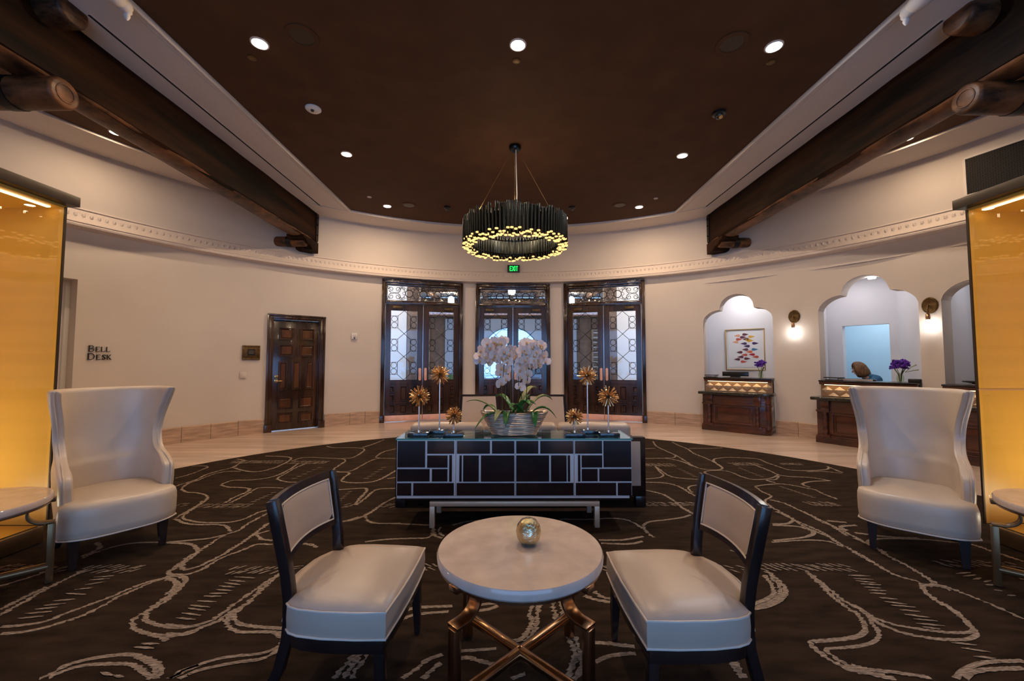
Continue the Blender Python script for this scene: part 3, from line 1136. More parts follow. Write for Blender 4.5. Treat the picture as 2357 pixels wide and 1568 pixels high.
t = thing('wall_lettering', 'black serif letters reading BELL DESK on the left wall', 'sign', PP(-63.6, R_W - .010, 0), rad(63.6))
for word, z, big, sm in (('BELL', 1.548, .086, .068), ('DESK', 1.428, .090, .070)):
    x = -.135 if word == 'BELL' else -.140
    for i, ch in enumerate(word):
        sz = big if i == 0 else sm
        x += letter(ch, sz, t, x, z, M['black']) + sz * .30

# exit sign
t = thing('exit_sign', 'green lit EXIT sign above the centre door', 'exit sign', PP(.2, R_W - .05, 3.715), -rad(.2))
MB().box(-.155, .155, -.025, .045, -.092, .092).build('housing', M['exitbody'], t, bevel=.006)
g = MB()
yy = -.030


def stroke(p, w=.020):
    g.bar([(a, yy, b) for a, b in p], .008, w, (0, 1, 0))


ht = .062
stroke([(-.090, -ht), (-.090, ht)]); stroke([(-.09, ht - .01), (-.045, ht - .01)]); stroke([(-.09, 0), (-.05, 0)]); stroke([(-.09, -ht + .01), (-.045, -ht + .01)])
stroke([(-.035, -ht), (.018, ht)]); stroke([(-.035, ht), (.018, -ht)])
stroke([(.035, -ht), (.035, ht)])
stroke([(.055, ht - .01), (.107, ht - .01)]); stroke([(.081, -ht), (.081, ht)])
g.build('exit_letters', M['exitgreen'], t, smooth=0)

# plaque, light switch, fire alarm
t = thing('wall_plaque', 'bronze framed plaque with small dark text panel beside the single door', 'plaque', PP(-46.5, R_W - .012, 1.57), rad(46.5))
fr = MB(); fr.box(-.15, .15, -.015, .0, -.138, .138); frame_around(fr, -.15, .15, -.138, .138, .03, -.022, -.01)
fr.build('frame', M['plaque'], t, bevel=.003)
MB().box(-.062, .062, -.022, -.012, -.055, .065).build('text_panel', M['black'], t, smooth=0)
g = MB()
for i, (w, z) in enumerate(((.040, .030), (.046, .006), (.036, -.018))):
    g.box(-w, w, -.0235, -.022, z - .004, z + .004)
g.build('text_lines', M['textgrey'], t, smooth=0)
t = thing('light_switch', 'small white square wall switch below the bronze plaque', 'switch', PP(-47.5, R_W - .010, 1.14), rad(47.5))
MB().box(-.055, .055, -.012, .0, -.062, .062).build('plate', M['plaster'], t, bevel=.006)
MB().box(-.035, .035, -.018, -.010, -.042, .042).build('rocker', M['plaster'], t, bevel=.004)
t = thing('fire_alarm', 'small grey fire alarm strobe on wall left of the double doors', 'alarm', PP(-30.5, R_W - .012, 1.97), rad(30.5))
MB().box(-.06, .06, -.03, .0, -.07, .07).build('housing', M['white'], t, bevel=.008)
MB().box(-.028, .028, -.045, -.03, -.03, .045).build('strobe_lens', M['silver'], t, bevel=.005)
m_ = MB(); m_.cyl((0, -.032, -.05), (0, -.028, -.05), .014, n=12); m_.build('sounder', M['black'], t)


# sconces
def sconce(th, z, lab):
    t = thing('wall_sconce', lab, 'wall lamp', PP(th, R_W - .005, z), -rad(th), group='bulb sconces between the arches')
    mb = MB()
    n = 22
    rows = [[(q * .095 * cos(2 * pi * i / n), -y, q * .125 * sin(2 * pi * i / n)) for i in range(n)] for q, y in ((1, 0), (1, .014), (.86, .022), (.80, .018), (.05, .024))]
    mb.grid(rows, closed=True)
    mb.build('backplate', M['plaque'], t)
    a = MB()
    a.tube([(0, -.02, -.02), (0, -.075, .0), (0, -.095, -.06), (0, -.095, -.13)], .010, 8)
    a.build('arm', M['plaque'], t)
    s = MB(); s.lathe([(.012, -.12), (.026, -.14), (.030, -.19), (.026, -.22)], 14, M=Matrix.Translation((0, -.095, 0)))
    s.build('socket', M['bronze'], t)
    b = MB(); b.lathe([(.016, -.215), (.026, -.26), (.026, -.36), (.018, -.40), (.004, -.415)], 14, M=Matrix.Translation((0, -.095, 0)))
    b.build('bulb', M['bulb'], t)
    gl = MB()
    n = 16
    rows = [[(.052 * cos(2 * pi * i / n), -.095 + .052 * sin(2 * pi * i / n), zz) for i in range(n)] for zz in (-.20, -.44)]
    gl.grid(rows, closed=True)
    gl.build('glass_shade', M['glass'], t)
    point('sconce_lamp', t, (0, -.095, -.30), 3.2, (1.0, .95, .88), .05)


sconce(49.45, 2.26, 'oval bronze sconce with lit bulb between the two left arches')
sconce(64.5, 2.26, 'oval bronze sconce with lit bulb right of the receptionist arch')

# ------------------------------------------------------------------ offices behind the arches
def vwall(mb, pts, z0, z1, mi=0):
    for a, b in zip(pts, pts[1:]):
        mb.add([(a.x, a.y, z0), (b.x, b.y, z0), (b.x, b.y, z1), (a.x, a.y, z1)], [(0, 1, 2, 3)], mi)


RI = R_W + .32
mb = MB()
B1 = 8.22
vwall(mb, [PP(35.9, RI), PP(35.0, B1), PP(41.2, B1), PP(48.0, B1), PP(46.6, RI)], 0, 3.1)
mb.add([PP(34.5, RI - .3, 3.1), PP(49, RI - .3, 3.1), PP(49, B1 + .2, 3.1), PP(34.5, B1 + .2, 3.1)], [(0, 1, 2, 3)])
# second office: back wall with opening into a blue room
B2 = 8.62
vwall(mb, [PP(52.4, RI), PP(50.6, B2)], 0, 3.1)
vwall(mb, [PP(50.6, B2), PP(52.3, B2)], 0, 3.1)
vwall(mb, [PP(52.3, B2), PP(57.15, B2)], 2.14, 3.1)
vwall(mb, [PP(57.15, B2), PP(58.0, B2), PP(63.5, RI)], 0, 3.1)
vwall(mb, [PP(52.3, B2), PP(52.4, B2 + .14)], 0, 2.14)
vwall(mb, [PP(57.15, B2), PP(57.0, B2 + .14)], 0, 2.14)
mb.add([PP(52.3, B2, 2.14), PP(57.15, B2, 2.14), PP(57.15, B2 + .14, 2.14), PP(52.3, B2 + .14, 2.14)], [(0, 1, 2, 3)])
mb.add([PP(50, RI - .3, 3.1), PP(65, RI - .3, 3.1), PP(65, B2 + .1, 3.1), PP(50, B2 + .1, 3.1)], [(0, 1, 2, 3)])
# third office
vwall(mb, [PP(65.4, RI), PP(64.6, 8.5), PP(77, 8.5), PP(76.6, RI)], 0, 3.1)
mb.add([PP(64.5, RI - .3, 3.1), PP(78, RI - .3, 3.1), PP(78, 8.7, 3.1), PP(64.5, 8.7, 3.1)], [(0, 1, 2, 3)])
o = mb.build('wall_office', M['office'], smooth=0, fix=False)
tag(o, 'white painted office walls seen through the reception arches', 'wall', kind='structure')
mb = MB()
vwall(mb, [PP(50.5, B2 + .14), PP(50.0, 10.3), PP(59.5, 10.3), PP(59.0, B2 + .14)], 0, 2.9)
mb.add([PP(50, B2 + .1, 2.9), PP(60, B2 + .1, 2.9), PP(60, 10.4, 2.9), PP(50, 10.4, 2.9)], [(0, 1, 2, 3)])
o = mb.build('wall_blue_room', M['office_blue'], smooth=0, fix=False)
tag(o, 'pale blue back room wall behind the receptionist', 'wall', kind='structure')
mb = MB()
rows = [[PP(33 + i * 2, r, .0) for i in range(24)] for r in (7.38, 10.6)]
mb.grid(rows)
o = mb.build('floor_office', M['marble'], smooth=0)
tag(o, 'office floor behind the reception desks', 'floor', kind='structure')

t = thing('office_light', 'small recessed light over the painting in the left reception arch', 'ceiling light', PP(41, 7.72, 3.1))
m_ = MB(); m_.cyl((0, 0, -.012), (0, 0, 0), .07, n=18); m_.build('lens', M['lampcool'], t)
area('office_lamp', t, (0, 0, -.02), .12, 10, (1, .96, .95))
t = thing('office_light', 'small recessed light at the crown of the receptionist arch', 'ceiling light', PP(58.1, 7.34, 2.95))
m_ = MB(); m_.cyl((0, 0, -.10), (0, 0, .0), .055, n=18); m_.build('lens', M['lampcool'], t)
t = thing('office_light', 'ceiling panel light inside the receptionist office', 'ceiling light', PP(54.5, 7.95, 3.1))
MB().box(-.25, .25, -.25, .25, -.02, 0).build('diffuser', M['panelglow'], t, smooth=0)
area('office_lamp', t, (0, 0, -.03), .4, 5, (1, .95, .96), shape='SQUARE')
t = thing('office_light', 'ceiling panel light in the blue room behind the receptionist', 'ceiling light', PP(55, 9.5, 2.9))
MB().box(-.3, .3, -.3, .3, -.02, 0).build('diffuser', M['panelglow'], t, smooth=0)
area('office_lamp', t, (0, 0, -.03), .5, 14, (.86, .94, 1), shape='SQUARE')
t = thing('office_light', 'ceiling panel light in the office at far right arch', 'ceiling light', PP(70, 7.95, 3.1))
MB().box(-.25, .25, -.25, .25, -.02, 0).build('diffuser', M['panelglow'], t, smooth=0)
area('office_lamp', t, (0, 0, -.03), .4, 3.5, (.95, .95, 1), shape='SQUARE')


# ------------------------------------------------------------------ reception desks
def desk(th0, th1, label):
    mid = (th0 + th1) / 2
    half = rad((th1 - th0) / 2)
    hw = R_W * sin(half)
    t = thing('reception_desk', label, 'desk', PP(mid, R_W * cos(half), 0), -rad(mid), group='carved wooden reception desks')
    F = -.34
    x0, x1 = -hw + .04, hw - .06
    b = MB()
    b.box(x0, x1, F + .03, .30, .10, .735)
    bo = b.build('body', M['desk'], t, bevel=.004)
    p = MB(); p.prism([(x0 - .02, F - .005), (x1 - .07, F - .005), (x1 + .02, F + .08), (x1 + .02, .30), (x0 - .02, .30)], 0, .11)
    p.box(x0 - .012, x1 - .06, F + .002, F + .05, .11, .135)
    p.build('plinth', M['desk'], t, bevel=.008)
    p = MB(); p.box(x0 - .01, x1 + .005, F + .012, F + .05, .535, .565); p.box(x0, x1, F + .02, F + .05, .60, .612); p.box(x0, x1, F + .02, F + .05, .645, .655)
    p.build('moulding', M['desk'], bo, bevel=.004)
    # corner posts with twisted colonnettes
    for px in (x0 + .13, x1 - .19):
        c = MB(); c.box(px - .062, px + .062, F - .01, F + .06, .56, .735)
        c.build('post_block', M['desk'], t, bevel=.006)
        c = MB(); c.box(px - .066, px + .066, F - .016, F + .06, .535, .562)
        c.build('post_collar', M['desk'], t, bevel=.006)
        c = MB(); c.box(px - .066, px + .066, F - .016, F + .06, .10, .15)
        c.build('post_base', M['desk'], t, bevel=.006)
        tw = MB()
        n, L = 12, 26
        rows = []
        for k in range(L + 1):
            z = .15 + (.535 - .15) * k / L
            row = []
            for i in range(n):
                a = 2 * pi * i / n
                rr = .034 + .006 * cos(3 * a + z * 60)
                row.append((px + rr * cos(a), F + .015 + rr * sin(a), z))
            rows.append(row)
        tw.grid(rows, closed=True)
        tw.build('twisted_column', M['desk'], t, smooth=60)
    # rounded end column with rope
    c = MB()
    n = 16
    rows = [[(x1 - .03 + .07 * cos(2 * pi * i / n), F + .09 + .07 * sin(2 * pi * i / n), z) for i in range(n)] for z in (.11, .735)]
    c.grid(rows, closed=True)
    for z, r in ((.135, .078), (.55, .080), (.70, .076)):
        c.cyl((x1 - .03, F + .09, z - .012), (x1 - .03, F + .09, z + .012), r, n=16)
    c.build('end_column', M['desk'], t, smooth=40)
    # framed front panel with inlay lines
    f = MB()
    a0, a1 = x0 + .22, x1 - .28
    frame_around(f, a0, a1, .17, .52, .022, F + .012, F + .04)
    f.build('panel_frame', M['desk'], t, bevel=.004)
    f = MB()
    frame_around(f, a0 + .05, a1 - .05, .21, .48, .007, F + .024, F + .034)
    f.box(a0 + .045, a0 + .058, F + .024, F + .034, .21, .48)
    f.build('inlay', M['doorpanel'], t, smooth=0)
    # granite ledge
    g = MB()
    g.prism([(-hw - .03, F - .05), (x1 - .09, F - .05), (x1 + .01, F - .03), (hw + .02, F + .07), (hw + .02, -.02), (-hw - .03, -.02)], .735, .790)
    g.box(-hw + .02, hw - .02, -.02, .2, .735, .79)
    g.build('granite_ledge', M['granite'], t, bevel=.014, seg=3)
    # diamond tiles: upper row whole, lower row half
    k = MB(); k.box(-hw + .03, hw - .03, -.07, .0, .79, 1.0)
    ko = k.build('tile_backing', M['tileback'], t, smooth=0)
    n = 7
    cw = (2 * hw - .06) / n
    hz = .062

    def dia(h0, h1):
        m = MB()
        w = cw / 2 - .008
        vs = [(-w, 0, 0), (0, 0, -h0), (w, 0, 0), (0, 0, h1), (0, -.028, 0)]
        fs = [(0, 1, 4), (1, 2, 4), (2, 3, 4), (3, 0, 4)] if h0 > 0 else [(0, 2, 4), (2, 3, 4), (3, 0, 4)]
        m.add(vs, fs)
        return m
    m = dia(hz, hz)
    first = m.build('diamond_tile', M['tilegold'], ko, smooth=0)
    first.location = (-hw + .03 + cw * .5, -.07, .905)
    for i in range(1, n):
        inst(first, ko, (-hw + .03 + cw * (i + .5), -.07, .905))
    m = dia(0, hz)
    h1 = m.build('half_diamond_tile', M['tilegold'], ko, smooth=0)
    h1.location = (-hw + .03 + cw, -.07, .800)
    for i in range(2, n):
        inst(h1, ko, (-hw + .03 + cw * i, -.07, .800))
    # counter
    c = MB()
    c.box(-hw + .02, hw - .02, -.16, .42, 1.045, 1.075)
    c.box(-hw + .03, hw - .03, -.145, .40, 1.0, 1.045)
    c.build('counter_top', M['ebony'], t, bevel=.006)
    c = MB(); c.box(-hw + .03, hw - .03, -.152, -.140, 1.005, 1.04)
    c.build('counter_edge', M['desk'], t, smooth=0)
    l = MB(); l.box(-hw + .10, hw - .10, -.130, -.118, .992, .999)
    l.build('light_strip', M['led'], t, smooth=0)
    area('desk_strip_lamp', t, (0, -.115, .985), 2 * hw - .25, .6, (1, .66, .32), shape='RECTANGLE', size_y=.03)
    b = MB(); b.box(-hw + .06, hw - .06, .30, .34, .0, 1.0)
    b.build('rear_panel', M['desk'], t, smooth=0)
    return t, hw


dk1, hw1 = desk(*A1, 'carved mahogany reception desk below the framed leaf painting')
dk2, hw2 = desk(*A2, 'carved mahogany reception desk with receptionist, partly behind the right armchair')
dk3, hw3 = desk(*A3, 'carved mahogany reception desk mostly hidden at the far right arch')


def on_desk(th0, th1, x, y, z=1.075):
    mid = (th0 + th1) / 2
    half = rad((th1 - th0) / 2)
    a = -rad(mid)
    o = PP(mid, R_W * cos(half), 0)
    return (o.x + x * cos(a) - y * sin(a), o.y + x * sin(a) + y * cos(a), z), a


def flower_vase(loc, rz, lab, n, spread, seed, bud):
    t = thing('flower_vase', lab, 'vase', loc, rz)
    v = MB(); v.lathe([(.030, 0), (.045, .03), (.048, .07), (.036, .12), (.034, .15)], 16)
    v.build('vase', M['vase'], t)
    s = MB()
    rnd = random.Random(seed)
    for k in range(7):
        a = rnd.uniform(0, 6.28)
        s.tube([(0.01 * cos(a), .01 * sin(a), .01), (.02 * cos(a), .02 * sin(a), .12), (.07 * cos(a), .07 * sin(a), .22)], .004, 5)
    s.build('stems', M['stem'], t)
    # petalled bloom mesh shared
    b = MB()
    for k in range(6):
        a = 2 * pi * k / 6
        for tilt in (.35, 1.0):
            d = Vector((cos(a + tilt), sin(a + tilt), tilt * .8)).normalized()
            u = d.orthogonal().normalized() * .020
            w = d.cross(u)
            b.add([(0, 0, 0), d * .028 + u, d * .052, d * .028 - u, d * .03 + w * .5], [(0, 1, 4), (1, 2, 4), (2, 3, 4), (3, 0, 4)])
    b0 = b.build('bloom', M['purple'], t, smooth=0)
    for k in range(n):
        q = b0 if k == 0 else inst(b0, t)
        a, r = rnd.uniform(0, 6.28), spread * math.sqrt(rnd.random())
        q.location = (r * cos(a), r * sin(a) * .7, .20 + .11 * rnd.random() + .05 * (1 - r / spread))
        q.rotation_euler = (rnd.uniform(-.6, .6), rnd.uniform(-.6, .6), a)
        q.scale = [rnd.uniform(.75, 1.0)] * 3
    g = MB()
    for (x, z) in bud:
        g.tube([(x * .3, 0, .16), (x * .7, 0, .16 + (z - .16) * .7), (x, 0, z)], [.004, .005, .009], 6)
    g.build('greenery', M['leafpale'], t)


p, a = on_desk(*A1, .40, .06)
flower_vase(p, a, 'small glass vase of purple flowers on the left reception desk', 20, .085, 4, [(.09, .33), (.05, .36)])
p, a = on_desk(*A2, .39, .10)
flower_vase(p, a, 'round bunch of purple flowers in glass vase on the receptionist desk', 46, .115, 9, [(.20, .28), (.22, .20)])
# monitor and small items
p, a = on_desk(*A1, -.10, .26)
t = thing('computer_monitor', 'back of a low black monitor on the left reception desk', 'monitor', p, a)
MB().box(-.25, .25, -.015, .015, .02, .115).build('casing', M['screen'], t, bevel=.006)
MB().box(-.09, .09, -.05, .06, 0, .02).build('foot', M['screen'], t, bevel=.004)
p, a = on_desk(*A1, -.50, .02)
t = thing('desk_tray', 'black wire tray at the left end of the left reception desk', 'tray', p, a)
MB().box(-.12, .12, -.09, .09, .035, .05).build('shelf', M['black'], t, bevel=.004)
MB().box(-.10, .10, -.07, .07, .0, .012).build('base', M['black'], t, smooth=0)
m_ = MB()
for sx in (-1, 1):
    for sy in (-1, 1):
        m_.cyl((sx * .09, sy * .06, .01), (sx * .09, sy * .06, .04), .005, n=6)
m_.build('posts', M['nickel'], t)
p, a = on_desk(*A2, -.48, .04)
t = thing('desk_tray', 'black wire tray at the left end of the receptionist desk', 'tray', p, a)
MB().box(-.13, .13, -.09, .09, .035, .052).build('shelf', M['black'], t, bevel=.004)
MB().box(-.11, .11, -.07, .07, .0, .012).build('base', M['black'], t, smooth=0)
m_ = MB()
for sx in (-1, 1):
    for sy in (-1, 1):
        m_.cyl((sx * .09, sy * .06, .01), (sx * .09, sy * .06, .04), .005, n=6)
m_.build('posts', M['nickel'], t)
p, a = on_desk(*A2, -.20, .20)
t = thing('desk_keyboard', 'flat dark monitor back lying in front of the receptionist', 'monitor', p, a)
MB().box(-.28, .24, -.02, .10, .0, .028).build('casing', M['screen'], t, bevel=.006)
m_ = MB(); m_.box(-.26, .22, -.022, -.018, .004, .022); m_.build('bezel', M['silver'], t)
p, a = on_desk(*A2, .58, .02)
t = thing('card_terminal', 'small black box beside the purple flowers on receptionist desk', 'terminal', p, a)
MB().box(-.07, .07, -.05, .05, 0, .06).build('casing', M['black'], t, bevel=.008)
m_ = MB(); m_.tube([(.07, .03, .03), (.10, .05, .05), (.115, .05, .16), (.11, .04, .26)], .004, 6); m_.build('cable', M['black'], t)
p, a = on_desk(*A3, -.36, .03)
t = thing('desk_tray', 'small dark dish on the far right reception desk', 'tray', p, a)
m_ = MB(); m_.lathe([(.05, 0), (.03, .02), (.13, .04), (.13, .055), (.02, .045)], 20); m_.build('dish', M['black'], t)
m_ = MB(); m_.lathe([(.05, 0), (.05, .012), (.03, .02)], 16); m_.build('foot', M['nickel'], t)

# framed painting
pc = PP(40.65, 8.22, 0)
th0, th1 = 35.0, 48.0
a_, b_ = PP(35.0, B1), PP(41.2, B1)
dirv = (b_ - a_).normalized()
ang_ = math.atan2(dirv.y, dirv.x)
cen = a_.lerp(b_, .90)
t = thing('framed_painting', 'gilt framed painting of scattered coloured leaves in the left arch', 'painting', (cen.x - .018 * sin(-ang_) - dirv.y * -.0, cen.y, 1.68), ang_)
t.location = Vector((cen.x, cen.y, 1.68)) + Vector((dirv.y, -dirv.x, 0)) * .012
fr = MB(); frame_around(fr, -.40, .40, -.475, .475, .022, -.03, .008)
fr.build('frame', M['frameg'], t, bevel=.004)
MB().box(-.385, .385, -.012, .004, -.46, .46).build('mount', M['white'], t, smooth=0)
MB().box(-.335, .335, -.016, -.011, -.40, .425).build('paper', M['paper'], t, smooth=0)
LC = {'r': (.55, .10, .07), 's': (.72, .36, .22), 'm': (.12, .03, .05), 'y': (.72, .40, .06), 'p': (.06, .025, .12), 'b': (.05, .17, .35), 'o': (.70, .15, .05), 'k': (.45, .02, .05)}
LM = {k: mat('leaf_print_' + k, c, .7) for k, c in LC.items()}
# (x, z, dir, colour) in the painting's 0..1 frame
for (u, v, d, c) in ((.26, .90, -1, 's'), (.52, .93, 1, 'm'), (.44, .85, 1, 'm'), (.72, .86, 1, 'y'), (.30, .79, 1, 'r'), (.20, .71, -1, 's'), (.55, .79, -1, 'm'), (.68, .74, 1, 'y'), (.62, .77, 1, 'y'),
                     (.48, .66, -1, 'p'), (.84, .66, 1, 'p'), (.58, .58, -1, 'p'), (.52, .48, -1, 'm'), (.82, .48, 1, 'b'), (.33, .40, -1, 'm'), (.66, .41, -1, 'o'), (.49, .32, -1, 'r'), (.74, .33, -1, 'k'), (.86, .26, -1, 'r'), (.36, .26, -1, 'm'), (.24, .19, -1, 'm'), (.56, .21, 1, 'm'), (.44, .12, 1, 'r')):
    m_ = MB()
    pol = [(-.055, 0), (-.05, .022), (-.02, .032), (.02, .022), (.075, .0), (.02, -.020), (-.02, -.030), (-.05, -.020)]
    m_.prism([(d * a + (-.30 + .60 * u), b + (-.37 + .77 * v)) for a, b in pol], -.0185, -.0155, 'y')
    m_.build('painted_leaf', LM[c], t, smooth=0)

# ------------------------------------------------------------------ receptionist
pl_ = PP(57.1, R_W + .80)
prs = thing('person', 'person with long brown hair in blue top looking down behind the reception desk', 'person', (pl_.x, pl_.y, 0), rad(58))


def skinned(name, verts, edges, radii, root, mats, parent, sub=2, matfn=None):
    me = bpy.data.meshes.new(name)
    me.from_pydata(verts, edges, [])
    o = bpy.data.objects.new(name, me)
    COL.objects.link(o)
    mo = o.modifiers.new('skin', 'SKIN')
    for i, d in enumerate(me.skin_vertices[0].data):
        r = radii[i]
        d.radius = r if isinstance(r, tuple) else (r, r)
        d.use_root = (i == root)
    sm = o.modifiers.new('sub', 'SUBSURF')
    sm.levels = sm.render_levels = sub
    dg = bpy.context.evaluated_depsgraph_get()
    nm = bpy.data.meshes.new_from_object(o.evaluated_get(dg))
    bpy.data.objects.remove(o)
    nm.materials.clear()
    for m in mats:
        nm.materials.append(m)
    for p in nm.polygons:
        p.use_smooth = True
        p.material_index = matfn(p.center) if matfn else 0
    o = bpy.data.objects.new(name, nm)
    COL.objects.link(o)
    o.parent = parent
    return o


V = [(0, -.10, .54), (0, -.06, .74), (0, .0, .95), (0, .06, 1.08), (0, .15, 1.14), (0, .22, 1.19), (0, .245, 1.26), (0, .25, 1.33),
     (-.13, .03, 1.09), (-.215, .08, 1.03), (-.25, .24, .78), (-.16, .46, .80), (.13, .03, 1.09), (.215, .08, 1.03), (.25, .24, .78), (.16, .46, .80),
     (-.10, .02, .52), (-.11, .42, .54), (-.11, .40, .10), (-.11, .54, .045), (.10, .02, .52), (.11, .42, .54), (.11, .40, .10), (.11, .54, .045)]
Eg = [(0, 1), (1, 2), (2, 3), (3, 4), (4, 5), (5, 6), (6, 7), (3, 8), (8, 9), (9, 10), (10, 11), (3, 12), (12, 13), (13, 14), (14, 15), (0, 16), (16, 17), (17, 18), (18, 19), (0, 20), (20, 21), (21, 22), (22, 23)]
Rd = [(.15, .12), (.14, .11), (.15, .115), (.12, .10), .055, (.07, .08), (.082, .098), (.06, .075), .085, .072, .052, .034, .085, .072, .052, .034, .10, .075, .045, .04, .10, .075, .045, .04]


def pm(c):
    if c.z < .10 and c.y > .38:
        return 3
    if c.z < .56 and abs(c.x) > .02 or c.z < .52:
        return 2
    if c.z > 1.10 and c.y > .12 and abs(c.x) < .10:
        return 0
    if c.y > .42 and .7 < c.z < .9:
        return 0
    return 1


skinned('body', V, Eg, Rd, 0, [M['skin'], M['bluetop'], M['black'], M['black']], prs, 2, pm)
# hands resting on the inner work surface
for s in (-1, 1):
    hv, he, hr = [(s * .16, .46, .80), (s * .14, .54, .795)], [(0, 1)], [.03, (.036, .018)]
    for k, (dx, ln) in enumerate(((-.03, .05), (-.012, .065), (.008, .07), (.026, .06))):
        i = len(hv)
        hv += [(s * .14 + dx, .565, .797), (s * .14 + dx * 1.15, .565 + ln * .6, .80), (s * .14 + dx * 1.2, .565 + ln, .785)]
        he += [(1, i), (i, i + 1), (i + 1, i + 2)]
        hr += [.010, .009, .008]
    i = len(hv)
    hv += [(s * .14 - s * .045, .53, .795), (s * .14 - s * .06, .565, .79)]
    he += [(1, i), (i, i + 1)]
    hr += [.011, .009]
    skinned('hand', hv, he, hr, 0, [M['skin']], prs, 1)
# face: nose, eyes, mouth, ears (head centre 0,.245,1.27, looking down)
hm = Matrix.Translation((0, .245, 1.265)) @ Matrix.Rotation(rad(-24), 4, 'X')
f = MB()
f.add([(0, .088, .028), (-.014, .088, -.022), (.014, .088, -.022), (0, .122, -.018), (0, .098, -.03)], [(0, 1, 3), (0, 3, 2), (1, 4, 3), (4, 2, 3)], 0, hm)
f.build('nose', M['skin'], prs, smooth=60)
f = MB()
for s in (-1, 1):
    f.sphere((s * .034, .088, .022), .012, .008, .006, 10, 6, M=hm)
f.build('eyes', M['white'], prs)
f = MB()
for s in (-1, 1):
    f.tube([(s * .018, .098, .046), (s * .036, .096, .050), (s * .054, .082, .044)], .0035, 5, M=hm)
f.build('eyebrows', M['hair'], prs)
f = MB(); f.tube([(-.024, .088, -.050), (0, .098, -.048), (.024, .088, -.050)], [.003, .006, .003], 6, M=hm)
f.build('mouth', mat('lips', (.45, .12, .10), .5), prs)
# hair: cap plus long fall on both sides and the back
hr_ = MB()
rows = []
n = 26
for k in range(9):
    q = k / 8
    row = []
    for i in range(n + 1):
        a = rad(-128 + 256 * i / n) - pi / 2     # open toward the face (+y)
        side = abs(i / n - .5) * 2
        if q < .5:
            ph = pi / 2 * (1 - q * 2 * .95)
            r = .112 * cos(ph)
            z = .02 + .118 * sin(ph)
        else:
            d = (q - .5) * 2
            r = .112 + .012 * sin(d * 3) - .014 * d + .008 * sin(i * 2.1 + d * 2)
            z = .025 - .185 * d * (1 - .12 * side)
        row.append(Vector((r * cos(a) * .92, r * sin(a) * 1.02 - .002, z)))
    rows.append(row)
hr_.grid(rows, M=hm)
h = hr_.build('hair', M['hair'], prs, smooth=80)
so_ = h.modifiers.new('thick', 'SOLIDIFY'); so_.thickness = .018; so_.offset = 0
f = MB()
f.tube([(-.07, .08, 1.14), (0, .17, 1.09), (.07, .08, 1.14)], .018, 8)
f.build('collar', M['shirt'], prs)
t = thing('office_stool', 'dark office stool under the seated receptionist', 'stool', (pl_.x, pl_.y, 0), rad(58))
MB().lathe([(.20, .36), (.21, .375), (.21, .41), (.18, .42)], 20).build('seat', M['black'], t)
m_ = MB(); m_.cyl((0, 0, .05), (0, 0, .36), .03, n=12); m_.build('column', M['nickel'], t)
for k in range(5):
    m_ = MB(); a = 2 * pi * k / 5
    m_.tube([(0, 0, .07), (.24 * cos(a), .24 * sin(a), .03)], .018, 6); m_.build('foot', M['black'], t)
